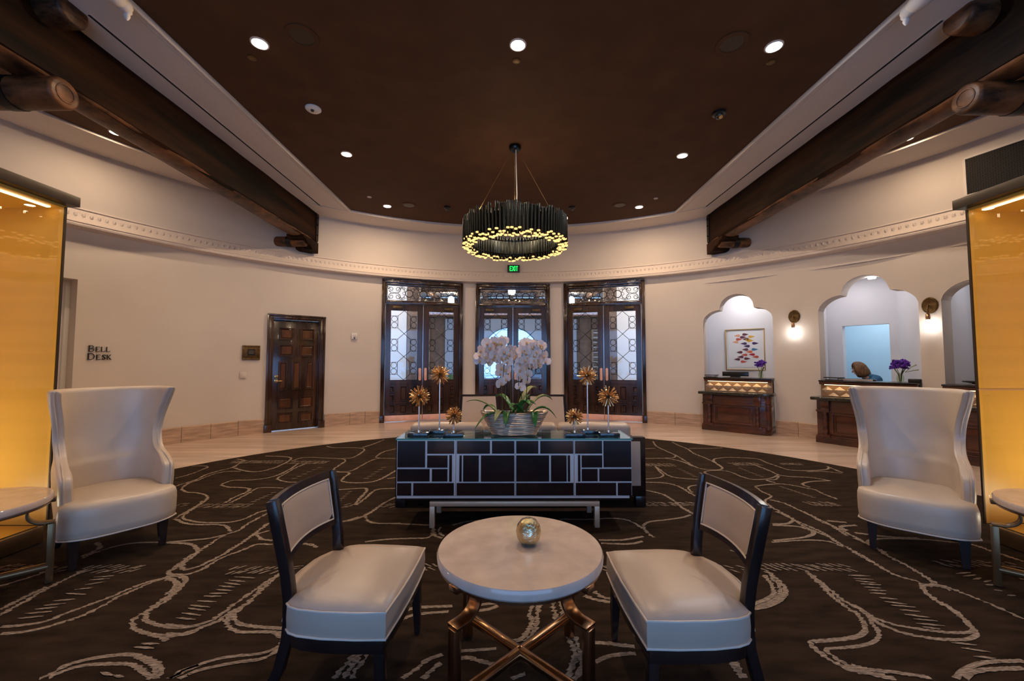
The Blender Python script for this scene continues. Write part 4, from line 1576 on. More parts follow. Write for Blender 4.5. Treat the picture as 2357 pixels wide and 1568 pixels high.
CARPET_LINES = [
    [(-2.682, 2.182), (-2.587, 2.194), (-2.516, 2.227), (-2.461, 2.279), (-2.415, 2.334), (-2.397, 2.418), (-2.391, 2.508), (-2.357, 2.61), (-2.322, 2.684), (-2.267, 2.742), (-2.192, 2.735), (-2.138, 2.683), (-2.097, 2.574), (-2.079, 2.473), (-2.091, 2.401), (-2.108, 2.333), (-2.096, 2.277), (-2.026, 2.216), (-1.911, 2.173), (-1.791, 2.16), (-1.732, 2.189), (-1.691, 2.214)],
    [(-2.75, 2.237), (-2.653, 2.249), (-2.564, 2.28), (-2.531, 2.345), (-2.496, 2.413), (-2.454, 2.475), (-2.423, 2.541), (-2.396, 2.617), (-2.333, 2.697), (-2.247, 2.709), (-2.152, 2.646), (-2.111, 2.551), (-2.104, 2.452), (-2.095, 2.371), (-2.054, 2.304), (-1.974, 2.259), (-1.872, 2.232), (-1.79, 2.227), (-1.714, 2.244)],
    [(-2.868, 2.332), (-2.88, 2.39), (-2.886, 2.446), (-2.899, 2.51), (-2.913, 2.607), (-2.914, 2.7), (-2.915, 2.765), (-2.916, 2.834)],
    [(-2.934, 2.386), (-2.936, 2.462), (-2.938, 2.544), (-2.939, 2.62)],
    [(-3.099, 2.984), (-3.091, 3.081), (-3.033, 3.185), (-2.917, 3.235), (-2.714, 3.238), (-2.535, 3.218), (-2.429, 3.155), (-2.354, 3.077), (-2.331, 2.995), (-2.338, 2.918), (-2.326, 2.831), (-2.319, 2.776), (-2.245, 2.748)],
    [(-3.251, 3.24), (-3.145, 3.158), (-3.123, 3.089), (-3.124, 3.008)],
    [(-2.711, 3.234), (-2.613, 3.265), (-2.502, 3.293)],
    [(-3.15, 2.807), (-3.164, 2.74), (-3.199, 2.682), (-3.232, 2.627)],
    [(-2.139, 1.881), (-2.117, 1.916), (-2.108, 1.961), (-2.054, 1.995), (-1.978, 2.018), (-1.886, 2.029), (-1.791, 2.007), (-1.696, 1.966), (-1.643, 1.926), (-1.63, 1.878)],
    [(-2.101, 1.881), (-2.083, 1.929), (-2.02, 1.961), (-1.929, 1.968), (-1.839, 1.967), (-1.772, 1.946), (-1.709, 1.914), (-1.654, 1.878)],
    [(-1.854, 2.021), (-1.736, 1.973), (-1.671, 1.92), (-1.654, 1.878)],
    [(-1.911, 2.173), (-1.835, 2.149), (-1.786, 2.125)],
    [(-1.569, 1.878), (-1.546, 1.919), (-1.499, 1.958)],
    [(-4.053, 4.973), (-4.014, 5.144), (-4.028, 5.375), (-4.055, 5.499), (-4.171, 5.551), (-4.376, 5.526)],
    [(-3.801, 4.663), (-3.784, 4.774), (-3.76, 4.891), (-3.806, 5.143), (-3.764, 5.326), (-3.71, 5.473), (-3.778, 5.736), (-3.796, 5.849), (-3.966, 5.937)],
    [(-3.655, 4.556), (-3.732, 4.736), (-3.725, 4.891), (-3.737, 5.099), (-3.698, 5.233), (-3.63, 5.279), (-3.479, 5.278)],
    [(-3.68, 5.448), (-3.485, 5.325), (-3.289, 5.254), (-3.17, 5.372), (-3.144, 5.626), (-3.185, 5.905), (-3.309, 6.056), (-3.664, 6.119)],
    [(-3.655, 4.556), (-3.511, 4.454), (-3.37, 4.421), (-3.205, 4.325), (-3.114, 4.174), (-3.076, 4.008), (-3.041, 3.854), (-2.983, 3.735), (-2.868, 3.666), (-2.706, 3.622), (-2.499, 3.632), (-2.42, 3.709), (-2.393, 3.851), (-2.337, 3.926)],
    [(-3.045, 3.735), (-3.059, 3.854), (-3.086, 4.008), (-3.134, 4.174)],
    [(-3.323, 4.697), (-3.334, 4.811), (-3.295, 4.889), (-3.075, 4.908), (-2.924, 5.053), (-2.914, 5.371), (-2.956, 5.679)],
    [(-3.125, 5.818), (-3.048, 6.024), (-2.746, 5.993), (-2.464, 5.932), (-2.375, 5.815), (-2.356, 5.57), (-2.34, 5.345), (-2.211, 5.25), (-2.092, 5.296), (-2.058, 5.517), (-2.031, 5.786), (-1.948, 5.96), (-1.691, 5.959)],
    [(-3.323, 4.697), (-3.184, 4.624), (-3.04, 4.606), (-2.909, 4.553), (-2.876, 4.419), (-2.897, 4.292), (-2.877, 4.116)],
    [(-2.56, 4.586), (-2.723, 4.605), (-2.843, 4.587), (-2.834, 4.451), (-2.825, 4.292), (-2.828, 4.116)],
    [(-2.51, 4.807), (-2.624, 4.808), (-2.771, 4.887), (-2.84, 4.968), (-2.851, 5.139), (-2.875, 5.42), (-2.848, 5.678)],
    [(-3.086, 6.822), (-2.906, 6.705), (-2.585, 6.704), (-2.385, 6.591), (-2.334, 6.277), (-2.356, 6.022), (-2.476, 5.962)],
    [(-2.457, 6.704), (-2.369, 7.022), (-2.308, 7.373)],
    [(-1.874, 6.627), (-2.015, 6.412), (-2.031, 6.083), (-1.958, 5.99)],
    [(-2.287, 5.25), (-2.081, 5.204), (-2.064, 5.007), (-2.021, 4.844), (-1.861, 4.785), (-1.668, 4.823), (-1.586, 5.005), (-1.529, 5.318)],
    [(-1.531, 4.942), (-1.442, 5.004)],
    [(-1.948, 4.532), (-1.778, 4.565), (-1.664, 4.583), (-1.617, 4.479), (-1.6, 4.256), (-1.585, 4.055)],
    [(-1.325, 4.581), (-1.5, 4.547), (-1.542, 4.446), (-1.549, 4.226), (-1.566, 4.055)],
    [(-1.244, 4.285), (-1.312, 4.109), (-1.348, 3.921), (-1.389, 3.774), (-1.479, 3.66), (-1.669, 3.639)],
    [(-1.662, 3.585), (-1.518, 3.649), (-1.426, 3.751)],
    [(-1.397, 3.822), (-1.331, 3.681), (-1.218, 3.604), (-1.024, 3.603)],
    [(-1.837, 2.173), (-1.727, 2.172), (-1.694, 2.222), (-1.647, 2.275), (-1.629, 2.349), (-1.602, 2.398), (-1.587, 2.471), (-1.592, 2.583), (-1.59, 2.693), (-1.587, 2.799)],
    [(-1.901, 2.25), (-1.773, 2.231), (-1.708, 2.257), (-1.677, 2.293), (-1.666, 2.369), (-1.649, 2.471), (-1.624, 2.583), (-1.609, 2.668), (-1.585, 2.758)],
    [(-1.571, 1.878), (-1.553, 1.92), (-1.51, 1.958), (-1.44, 1.998), (-1.353, 2.018), (-1.26, 2.032), (-1.208, 2.076), (-1.207, 2.121), (-1.251, 2.161), (-1.298, 2.186)],
    [(-1.529, 1.877), (-1.49, 1.919), (-1.417, 1.951), (-1.326, 1.977), (-1.239, 1.997), (-1.196, 2.053), (-1.187, 2.114), (-1.218, 2.186)],
    [(-1.232, 2.211), (-1.376, 2.225), (-1.492, 2.247), (-1.55, 2.283), (-1.586, 2.32), (-1.596, 2.408)],
    [(-1.216, 2.178), (-1.326, 2.187), (-1.464, 2.187), (-1.542, 2.222), (-1.602, 2.284), (-1.617, 2.349)],
    [(-2.332, 2.782), (-2.273, 2.762), (-2.189, 2.761), (-2.139, 2.816), (-2.13, 2.902), (-2.109, 3.01), (-2.055, 3.092), (-2.002, 3.197), (-1.88, 3.197)],
    [(-1.734, 3.214), (-1.66, 3.214), (-1.566, 3.177)],
    [(-2.29, 2.845), (-2.237, 2.823), (-2.182, 2.873), (-2.159, 2.963), (-2.143, 3.059), (-2.136, 3.216), (-2.138, 3.391), (-2.154, 3.609)],
    [(-2.337, 2.789), (-2.351, 2.903), (-2.362, 3.012), (-2.36, 3.111), (-2.358, 3.218), (-2.358, 3.372), (-2.31, 3.454), (-2.32, 3.61), (-2.295, 3.833)],
    [(-2.29, 2.845), (-2.319, 2.918), (-2.348, 3.044), (-2.352, 3.111)],
    [(-2.71, 3.238), (-2.583, 3.265), (-2.445, 3.303), (-2.358, 3.372)],
    [(-2.702, 3.228), (-2.508, 3.2), (-2.405, 3.129), (-2.358, 3.077)],
    [(-3.035, 3.709), (-2.874, 3.613), (-2.737, 3.578), (-2.573, 3.577), (-2.467, 3.542), (-2.357, 3.434)],
    [(-2.138, 3.391), (-2.058, 3.33), (-2.018, 3.291), (-1.92, 3.268)],
    [(-2.123, 3.381), (-2.062, 3.453)],
    [(-2.274, 2.696), (-2.233, 2.696), (-2.158, 2.646), (-2.133, 2.574), (-2.134, 2.528)],
    [(-2.307, 2.735), (-2.255, 2.748), (-2.178, 2.722), (-2.131, 2.67), (-2.112, 2.597), (-2.097, 2.484)],
    [(-1.34, 3.675), (-1.237, 3.607), (-1.041, 3.595), (-0.763, 3.561)],
    [(-1.649, 3.587), (-1.456, 3.675)],
    [(-1.196, 3.24), (-1.036, 3.284), (-0.841, 3.302), (-0.731, 3.31), (-0.703, 3.377), (-0.717, 3.497)],
    [(-0.661, 3.518), (-0.652, 3.415), (-0.598, 3.338)],
    [(-0.717, 3.497), (-0.675, 3.357), (-0.608, 3.3)],
    [(-1.712, 3.207), (-1.591, 3.198), (-1.521, 3.147)],
    [(-0.849, 2.083), (-0.806, 2.048), (-0.82, 2.007), (-0.828, 1.956), (-0.849, 1.895), (-0.853, 1.873)],
    [(-0.739, 2.083), (-0.757, 2.048), (-0.755, 1.987), (-0.774, 1.937), (-0.768, 1.873)],
    [(-0.794, 2.041), (-0.798, 1.988), (-0.802, 1.937), (-0.809, 1.873)],
    [(-0.666, 2.278), (-0.611, 2.322), (-0.53, 2.34), (-0.42, 2.353)],
    [(-0.67, 2.359), (-0.598, 2.391), (-0.404, 2.405)],
    [(-0.549, 1.872), (-0.497, 1.935), (-0.46, 1.986), (-0.399, 2.018)],
    [(-0.46, 1.871), (-0.426, 1.929), (-0.39, 1.966)],
    [(-0.569, 3.556), (-0.44, 3.636), (-0.274, 3.672)],
    [(0.361, 3.681), (0.645, 3.679), (0.794, 3.703), (0.93, 3.678), (0.999, 3.594), (1.035, 3.481)],
    [(0.619, 3.259), (0.77, 3.258), (0.86, 3.277), (0.984, 3.325)],
    [(0.623, 3.203), (0.835, 3.192), (0.955, 3.238)],
    [(0.053, 2.43), (0.036, 2.34), (0.037, 2.248), (0.011, 2.179), (-0.024, 2.123), (-0.067, 2.111)],
    [(0.096, 2.43), (0.077, 2.34), (0.065, 2.247), (0.037, 2.162), (0.002, 2.099), (-0.016, 2.054)],
    [(0.186, 2.461), (0.166, 2.389), (0.175, 2.311), (0.161, 2.238)],
    [(0.218, 2.461), (0.221, 2.388), (0.216, 2.311), (0.214, 2.247)],
    [(0.216, 2.145), (0.228, 2.083), (0.234, 2.016), (0.214, 1.955), (0.185, 1.897), (0.167, 1.868)],
    [(0.254, 2.145), (0.255, 2.052), (0.257, 1.975), (0.236, 1.909), (0.209, 1.867)],
    [(0.338, 2.101), (0.431, 2.089), (0.531, 2.069)],
    [(0.312, 1.964), (0.384, 2.002), (0.465, 2.019), (0.525, 2.022)],
    [(-0.347, 2.041), (-0.254, 2.048), (-0.146, 2.058)],
    [(-0.34, 1.988), (-0.275, 1.998), (-0.223, 1.977), (-0.137, 1.95)],
    [(-0.268, 2.411), (-0.177, 2.431), (-0.133, 2.436)],
    [(-0.264, 2.361), (-0.192, 2.376), (-0.145, 2.411)],
    [(0.364, 2.504), (0.431, 2.46), (0.507, 2.438)],
    [(0.431, 2.549), (0.47, 2.492), (0.515, 2.47)],
    [(-0.069, 1.869), (-0.011, 1.898)],
    [(2.437, 7.219), (2.344, 6.81), (2.363, 6.476), (2.397, 6.116), (2.389, 5.795), (2.383, 5.506), (2.45, 5.351), (2.611, 5.328), (2.713, 5.415), (2.749, 5.598), (2.762, 5.794), (2.75, 6.004), (2.724, 6.29), (2.767, 6.604), (2.739, 6.809), (2.739, 7.14)],
    [(1.87, 5.953), (2.163, 5.952), (2.286, 5.847), (2.346, 5.696), (2.359, 5.506)],
    [(2.086, 6.606), (2.268, 6.639)],
    [(2.173, 5.979), (2.312, 6.006), (2.407, 6.174)],
    [(1.864, 5.508), (1.827, 5.247), (1.811, 5.087), (1.715, 4.973), (1.527, 4.919)],
    [(1.859, 5.463), (1.865, 5.086), (1.927, 4.972), (2.083, 4.916), (2.25, 4.88)],
    [(2.713, 5.415), (2.749, 5.646), (2.812, 5.845), (2.916, 5.95), (3.15, 6.003), (3.462, 5.921), (3.47, 5.692), (3.492, 5.502), (3.524, 5.325), (3.722, 5.282), (3.981, 5.323), (4.107, 5.41), (4.154, 5.5)],
    [(2.399, 5.245), (2.487, 5.286), (2.646, 5.286), (2.714, 5.203), (2.736, 5.006), (2.809, 4.895), (2.977, 4.913), (3.132, 5.005), (3.252, 5.12)],
    [(3.199, 5.668), (3.232, 5.503), (3.246, 5.284), (3.237, 5.081), (3.358, 5.004), (3.544, 4.966), (3.679, 4.838)],
    [(3.211, 5.042), (3.071, 4.894), (2.943, 4.859), (2.979, 4.754)],
    [(2.656, 4.623), (2.835, 4.688), (3.008, 4.72), (3.114, 4.654), (3.193, 4.558), (3.245, 4.496), (3.228, 4.349), (3.246, 4.198)],
    [(3.679, 4.838), (3.425, 4.804), (3.249, 4.703), (3.246, 4.589)],
    [(2.656, 4.607), (2.63, 4.439), (2.633, 4.295), (2.485, 4.162), (2.436, 3.988), (2.438, 3.85), (2.435, 3.681), (2.416, 3.545), (2.424, 3.453), (2.445, 3.384), (2.468, 3.304)],
    [(2.555, 4.188), (2.629, 4.085), (2.642, 3.917), (2.653, 3.763), (2.64, 3.64), (2.651, 3.506), (2.626, 3.332)],
    [(2.193, 3.574), (2.313, 3.583), (2.414, 3.651)],
    [(2.174, 3.546), (2.327, 3.526), (2.4, 3.471), (2.394, 3.384), (2.288, 3.318)],
    [(1.485, 4.795), (1.708, 4.76), (1.799, 4.659), (1.831, 4.502), (1.842, 4.355), (1.885, 4.191)],
    [(2.161, 4.707), (1.978, 4.659), (1.887, 4.563), (1.868, 4.412)],
    [(1.389, 4.504), (1.518, 4.385), (1.564, 4.219), (1.57, 4.016), (1.592, 3.854), (1.639, 3.726)],
    [(1.572, 3.789), (1.472, 3.726), (1.29, 3.666), (1.144, 3.627), (1.065, 3.551), (1.044, 3.442), (1.063, 3.311)],
    [(2.388, 5.245), (2.366, 5.084)],
    [(2.702, 3.64), (2.841, 3.6)],
    [(2.793, 3.543), (2.711, 3.506), (2.711, 3.434)],
    [(3.691, 5.24), (3.916, 5.239), (4.075, 5.157)],
    [(4.142, 5.454), (4.108, 5.197)],
    [(2.81, 6.637), (3.066, 6.636), (3.369, 6.669)],
    [(2.401, 3.864), (2.424, 3.708), (2.432, 3.611), (2.462, 3.474), (2.471, 3.348), (2.449, 3.212), (2.453, 3.07), (2.444, 2.924), (2.439, 2.792)],
    [(2.652, 3.863), (2.655, 3.682), (2.667, 3.54), (2.661, 3.388), (2.663, 3.268), (2.665, 3.174), (2.664, 3.035)],
    [(2.178, 3.565), (2.306, 3.576), (2.428, 3.659)],
    [(2.163, 3.543), (2.368, 3.508), (2.412, 3.431), (2.375, 3.359), (2.245, 3.299), (1.969, 3.243)],
    [(1.943, 3.214), (2.136, 3.242), (2.311, 3.25), (2.407, 3.212), (2.424, 3.122)],
    [(2.878, 3.539), (2.75, 3.517), (2.695, 3.484), (2.678, 3.409)],
    [(2.731, 3.377), (2.924, 3.316)],
    [(2.888, 3.276), (2.756, 3.258), (2.673, 3.192)],
    [(1.628, 2.782), (1.633, 2.702), (1.623, 2.613), (1.595, 2.542), (1.503, 2.454), (1.388, 2.392), (1.294, 2.367)],
    [(1.58, 2.728), (1.566, 2.651), (1.539, 2.578), (1.508, 2.52), (1.434, 2.465), (1.321, 2.413)],
    [(1.622, 2.728), (1.605, 2.638), (1.57, 2.554), (1.506, 2.487), (1.395, 2.423), (1.309, 2.392)],
    [(1.9, 2.781), (1.888, 2.662), (1.875, 2.541), (1.869, 2.431), (1.9, 2.379), (1.892, 2.301), (1.885, 2.228), (1.901, 2.211)],
    [(1.887, 2.753), (1.864, 2.612), (1.837, 2.485), (1.835, 2.39), (1.836, 2.311), (1.807, 2.238), (1.748, 2.169), (1.658, 2.129), (1.534, 2.11), (1.42, 2.095), (1.404, 2.046), (1.412, 1.989), (1.444, 1.935), (1.49, 1.902), (1.591, 1.876)],
    [(1.878, 2.292), (1.841, 2.211), (1.81, 2.152), (1.733, 2.097), (1.632, 2.067), (1.515, 2.053), (1.456, 2.046), (1.454, 2.002), (1.465, 1.954), (1.507, 1.921), (1.614, 1.901)],
    [(1.009, 2.012), (0.963, 1.957), (0.957, 1.911), (0.952, 1.868)],
    [(0.97, 1.998), (0.95, 1.971), (0.946, 1.918), (0.937, 1.868)],
    [(1.552, 3.091), (1.593, 3.024), (1.607, 2.928)],
    [(1.619, 3.126), (1.623, 3.007), (1.595, 2.883)],
    [(2.439, 3.07), (2.443, 2.94), (2.435, 2.806), (2.452, 2.71), (2.505, 2.658), (2.496, 2.609), (2.439, 2.526), (2.422, 2.449), (2.418, 2.386), (2.403, 2.317), (2.364, 2.235), (2.328, 2.183), (2.265, 2.162), (2.153, 2.167), (2.087, 2.184), (2.02, 2.202), (1.96, 2.228), (1.915, 2.273), (1.893, 2.349), (1.884, 2.41)],
    [(2.647, 3.287), (2.659, 3.138), (2.639, 2.986), (2.636, 2.863), (2.625, 2.763), (2.613, 2.696), (2.596, 2.633), (2.524, 2.596)],
    [(2.477, 2.597), (2.417, 2.493), (2.409, 2.407), (2.392, 2.317), (2.362, 2.244), (2.325, 2.166), (2.282, 2.134), (2.201, 2.11), (2.07, 2.115), (1.986, 2.139), (1.931, 2.168), (1.895, 2.22), (1.875, 2.273)],
    [(2.583, 2.62), (2.631, 2.584), (2.646, 2.525), (2.667, 2.469), (2.687, 2.405), (2.695, 2.335), (2.704, 2.269)],
    [(2.496, 2.609), (2.55, 2.608), (2.598, 2.584), (2.613, 2.548)],
    [(2.732, 3.388), (2.87, 3.326), (3.014, 3.295), (3.149, 3.285)],
    [(2.666, 3.192), (2.715, 3.239), (2.791, 3.267), (2.953, 3.276), (3.187, 3.256), (3.315, 3.217), (3.395, 3.198), (3.45, 3.152), (3.47, 3.064), (3.488, 2.982), (3.508, 2.903)],
    [(3.199, 2.788), (3.202, 2.72), (3.209, 2.667)],
    [(1.88, 1.858), (1.955, 1.899), (2.058, 1.938), (2.155, 1.957), (2.316, 1.963)],
    [(1.923, 1.857), (1.992, 1.893), (2.101, 1.911), (2.257, 1.917)],
    [(1.49, 1.941), (1.541, 1.914), (1.645, 1.895), (1.777, 1.863)],
    [(1.473, 1.921), (1.537, 1.883), (1.611, 1.859)],
]
CARPET_DASHES = [(-2.755, 2.725, -2.643, 2.744), (-2.75, 2.693, -2.639, 2.711), (-2.719, 2.636, -2.629, 2.673), (-2.729, 2.583, -2.639, 2.602), (-2.738, 2.543, -2.605, 2.531), (-2.73, 2.466, -2.616, 2.482), (-2.733, 2.42, -2.627, 2.44), (-2.741, 2.385, -2.637, 2.404), (-2.75, 2.346, -2.623, 2.364), (-2.741, 2.304, -2.622, 2.322), (-1.911, 1.915, -1.83, 1.896), (-1.83, 1.896, -1.779, 1.887), (-1.896, 2.102, -1.803, 2.098), (-1.909, 2.076, -1.803, 2.068), (-1.858, 2.727, -1.709, 2.71), (-1.866, 2.688, -1.744, 2.668), (-1.871, 2.657, -1.754, 2.631), (-1.879, 2.62, -1.77, 2.605), (-1.871, 2.581, -1.757, 2.566), (-1.879, 2.538, -1.77, 2.538), (-1.891, 2.51, -1.786, 2.507), (-1.892, 2.462, -1.772, 2.451), (-1.903, 2.42, -1.772, 2.399), (-1.891, 2.39, -1.774, 2.369), (-1.89, 2.346, -1.771, 2.326), (-1.888, 2.304, -1.772, 2.289), (2.127, 2.725, 2.266, 2.715), (2.129, 2.686, 2.245, 2.672), (2.121, 2.66, 2.226, 2.632), (2.12, 2.623, 2.238, 2.608), (2.112, 2.587, 2.205, 2.572), (2.107, 2.551, 2.21, 2.545), (2.088, 2.522, 2.178, 2.511), (2.102, 2.472, 2.195, 2.456), (2.093, 2.435, 2.203, 2.406), (2.103, 2.398, 2.224, 2.377), (2.109, 2.353, 2.209, 2.338), (2.096, 2.314, 2.209, 2.285), (2.107, 2.272, 2.216, 2.253), (2.083, 2.236, 2.214, 2.214), (2.086, 2.206, 2.164, 2.188), (2.852, 2.742, 2.966, 2.755), (2.864, 2.708, 2.971, 2.727), (2.883, 2.669, 2.96, 2.688), (2.922, 2.643, 2.985, 2.656), (2.892, 2.606, 2.939, 2.606), (2.875, 2.547, 2.914, 2.541), (2.885, 2.49, 2.936, 2.49), (2.111, 2.087, 2.217, 2.067), (2.117, 2.049, 2.224, 2.019), (2.11, 1.992, 2.205, 1.977), (-2.641, 4.143, -2.592, 4.16), (-2.633, 4.195, -2.584, 4.213), (-2.626, 4.249, -2.576, 4.267), (-2.619, 4.304, -2.568, 4.322), (-2.611, 4.36, -2.56, 4.379), (-2.603, 4.418, -2.551, 4.437), (-2.664, 4.947, -2.604, 4.967), (-2.652, 5.039, -2.591, 5.06), (-2.641, 5.134, -2.578, 5.156), (-2.628, 5.233, -2.565, 5.256), (-2.616, 5.336, -2.551, 5.36), (-2.602, 5.444, -2.536, 5.468), (-1.814, 4.944, -1.751, 4.964), (-1.805, 5.035, -1.74, 5.057), (-1.795, 5.131, -1.729, 5.153), (-1.785, 5.23, -1.718, 5.253), (-1.775, 5.333, -1.706, 5.357), (-1.764, 5.44, -1.693, 5.465), (-1.796, 4.168, -1.756, 4.192), (-1.798, 4.233, -1.757, 4.257), (-1.8, 4.3, -1.759, 4.325), (-1.802, 4.369, -1.76, 4.394), (-1.804, 4.44, -1.762, 4.467), (2.923, 4.622, 2.975, 4.597), (2.935, 4.575, 2.987, 4.549), (2.948, 4.528, 2.999, 4.503), (2.96, 4.482, 3.01, 4.458), (2.972, 4.437, 3.022, 4.413), (2.984, 4.393, 3.033, 4.37), (2.995, 4.35, 3.043, 4.327), (3.006, 4.308, 3.054, 4.285), (3.017, 4.266, 3.065, 4.244), (2.092, 5.374, 2.161, 5.347), (2.102, 5.301, 2.17, 5.275), (2.111, 5.23, 2.179, 5.205), (2.121, 5.16, 2.187, 5.136), (2.13, 5.093, 2.195, 5.07), (2.139, 5.028, 2.203, 5.005), (2.91, 5.414, 2.965, 5.388), (2.917, 5.344, 2.971, 5.319), (2.924, 5.276, 2.977, 5.251), (2.93, 5.21, 2.983, 5.185), (2.936, 5.145, 2.988, 5.121), (2.943, 5.082, 2.994, 5.059), (2.949, 5.021, 2.999, 4.998)]
CARPET_BANDS = [(-2.93, 2.834, -2.534, 2.832, 0.114, -1), (-3.517, 2.858, -3.263, 2.857, 0.087, -1), (-3.261, 2.836, -3.016, 2.835, 0.085, -1), (-1.945, 2.815, -1.602, 2.813, 0.112, -1), (-1.53, 2.841, -1.494, 2.841, 0.042, -1), (-3.906, 5.764, -3.191, 5.762, 0.179, -1), (-3.094, 5.734, -2.574, 5.732, 0.177, -1), (-3.291, 4.063, -3.175, 4.062, 0.098, -1), (-3.043, 4.04, -2.574, 4.038, 0.119, -1), (-1.682, 4.034, -1.558, 4.033, 0.12, -1), (-1.337, 4.032, -1.174, 4.031, 0.119, -1), (1.745, 5.578, 2.151, 5.577, 0.169, 1), (1.244, 4.066, 1.815, 4.064, 0.118, 1), (2.942, 5.621, 3.339, 5.62, 0.171, 1), (2.847, 4.059, 3.142, 4.058, 0.138, 1), (3.617, 5.619, 3.907, 5.618, 0.115, 1), (1.4, 2.811, 1.523, 2.811, 0.102, 1), (1.616, 2.832, 2.242, 2.828, 0.109, 1), (2.895, 2.876, 3.244, 2.874, 0.107, 1), (3.249, 2.86, 3.419, 2.859, 0.1, 1), (-0.657, 2.841, -0.568, 2.841, 0.098, 1), (0.565, 2.816, 0.601, 2.816, 0.096, 1)]

# ------------------------------------------------------------------ carpet
CZ = .008
FZ = .0125   # furniture stands on the pile
mb = MB()
n = 160
ringo = [PP(360 * i / n, 4.97, CZ) for i in range(n)]
ringb = [PP(360 * i / n, 4.975, 0.0) for i in range(n)]
mb.add(ringo, [tuple(range(n - 1, -1, -1))])
mb.grid([ringo, ringb], closed=True)
carpet = mb.build('carpet', M['carpet'], smooth=0)
tag(carpet, 'round dark brown carpet with pale woven looping lines', 'carpet')


def catmull(pts, step):
    P_ = [Vector((x, y, 0)) for x, y in pts]
    P_ = [P_[0] * 2 - P_[1]] + P_ + [P_[-1] * 2 - P_[-2]]
    out = []
    for i in range(1, len(P_) - 2):
        a, b, c, d = P_[i - 1:i + 3]
        k = max(2, int((c - b).length / step))
        for j in range(k):
            t = j / k
            out.append(.5 * ((2 * b) + (c - a) * t + (2 * a - 5 * b + 4 * c - d) * t * t + (3 * b - a - 3 * c + d) * t ** 3))
    out.append(P_[-2])
    return out


rc = random.Random(11)
lm = MB()
ZL0 = ZL = CZ + .0012


def inside(p):
    return (p.x ** 2 + (p.y - YC) ** 2) < 4.93 ** 2


def in_wedge(p):
    return abs(p.x + .04) < .255 * p.y and p.y > 4.3


# the same loops go on under and behind the sideboard and sofa
hidden = []
for L in CARPET_LINES:
    cx = sum(p[0] for p in L) / len(L)
    cy = sum(p[1] for p in L) / len(L)
    if -4.3 < cx < -1.3 and 3.4 < cy < 7.6:
        hidden.append([(x + 2.7, y + .2) for x, y in L])
for li, L in enumerate(CARPET_LINES + hidden):
    far = li >= len(CARPET_LINES)
    ZL = ZL0 + (li % 24) * .00009
    pts = catmull(L, .010)
    wid = rc.uniform(.020, .028)
    row = []
    for i, p in enumerate(pts):
        d = (pts[min(i + 2, len(pts) - 1)] - pts[max(i - 2, 0)])
        d = d.normalized() if d.length > 1e-6 else Vector((1, 0, 0))
        nn = Vector((-d.y, d.x, 0))
        j0, j1 = rc.uniform(-.011, .011), rc.uniform(-.011, .011)
        fx = .35 + .65 * abs(nn.x)
        row.append((p + nn * wid / 2 + Vector((j0 * fx, j0 * .25, ZL)), p - nn * wid / 2 + Vector((j1 * fx, j1 * .25, ZL)), inside(p) and (not far or in_wedge(p))))
    for (a, b, q), (c, d, q2) in zip(row, row[1:]):
        if q and q2:
            k = len(lm.v)
            lm.v += [a, b, d, c]
            lm.f.append([k, k + 1, k + 2, k + 3])
            lm.m.append(0)
ZL = ZL0 + .0024
for (x0, y0, x1, y1) in CARPET_DASHES:
    a, b = Vector((x0, y0, ZL)), Vector((x1, y1, ZL))
    if not (inside(a) and inside(b)):
        continue
    n = 7
    row = []
    for i in range(n + 1):
        p = a.lerp(b, i / n)
        h = .0062 * math.sin(pi * (i + .4) / (n + .8)) + .0015
        row.append((p + Vector((0, h + rc.uniform(-.002, .002), 0)), p - Vector((0, h + rc.uniform(-.002, .002), 0))))
    for (p, q), (r, s) in zip(row, row[1:]):
        k = len(lm.v)
        lm.v += [p, q, s, r]
        lm.f.append([k, k + 1, k + 2, k + 3])
        lm.m.append(0)
for (x0, y0, x1, y1, th, sl) in CARPET_BANDS:
    Lb = math.hypot(x1 - x0, y1 - y0)
    n = max(2, int(Lb / .045))
    for i in range(n):
        for r in range(2):
            cx = x0 + (x1 - x0) * (i + rc.random() * .6) / n
            cy = y0 + (y1 - y0) * i / n + th * (r - .5) * .5 + rc.uniform(-.01, .01)
            hy, hx = th * .20, .020 * sl * rc.uniform(.7, 1.3)
            w = .009
            q = [Vector((cx - hx - w, cy + hy, ZL)), Vector((cx - hx + w, cy + hy, ZL)), Vector((cx + hx + w, cy - hy, ZL)), Vector((cx + hx - w, cy - hy, ZL))]
            if all(inside(p) for p in q):
                k = len(lm.v)
                lm.v += q
                lm.f.append([k, k + 3, k + 2, k + 1])
                lm.m.append(0)
o = lm.build('woven_lines', M['carpet_line'], carpet, smooth=0)
o['kind'] = 'stuff'

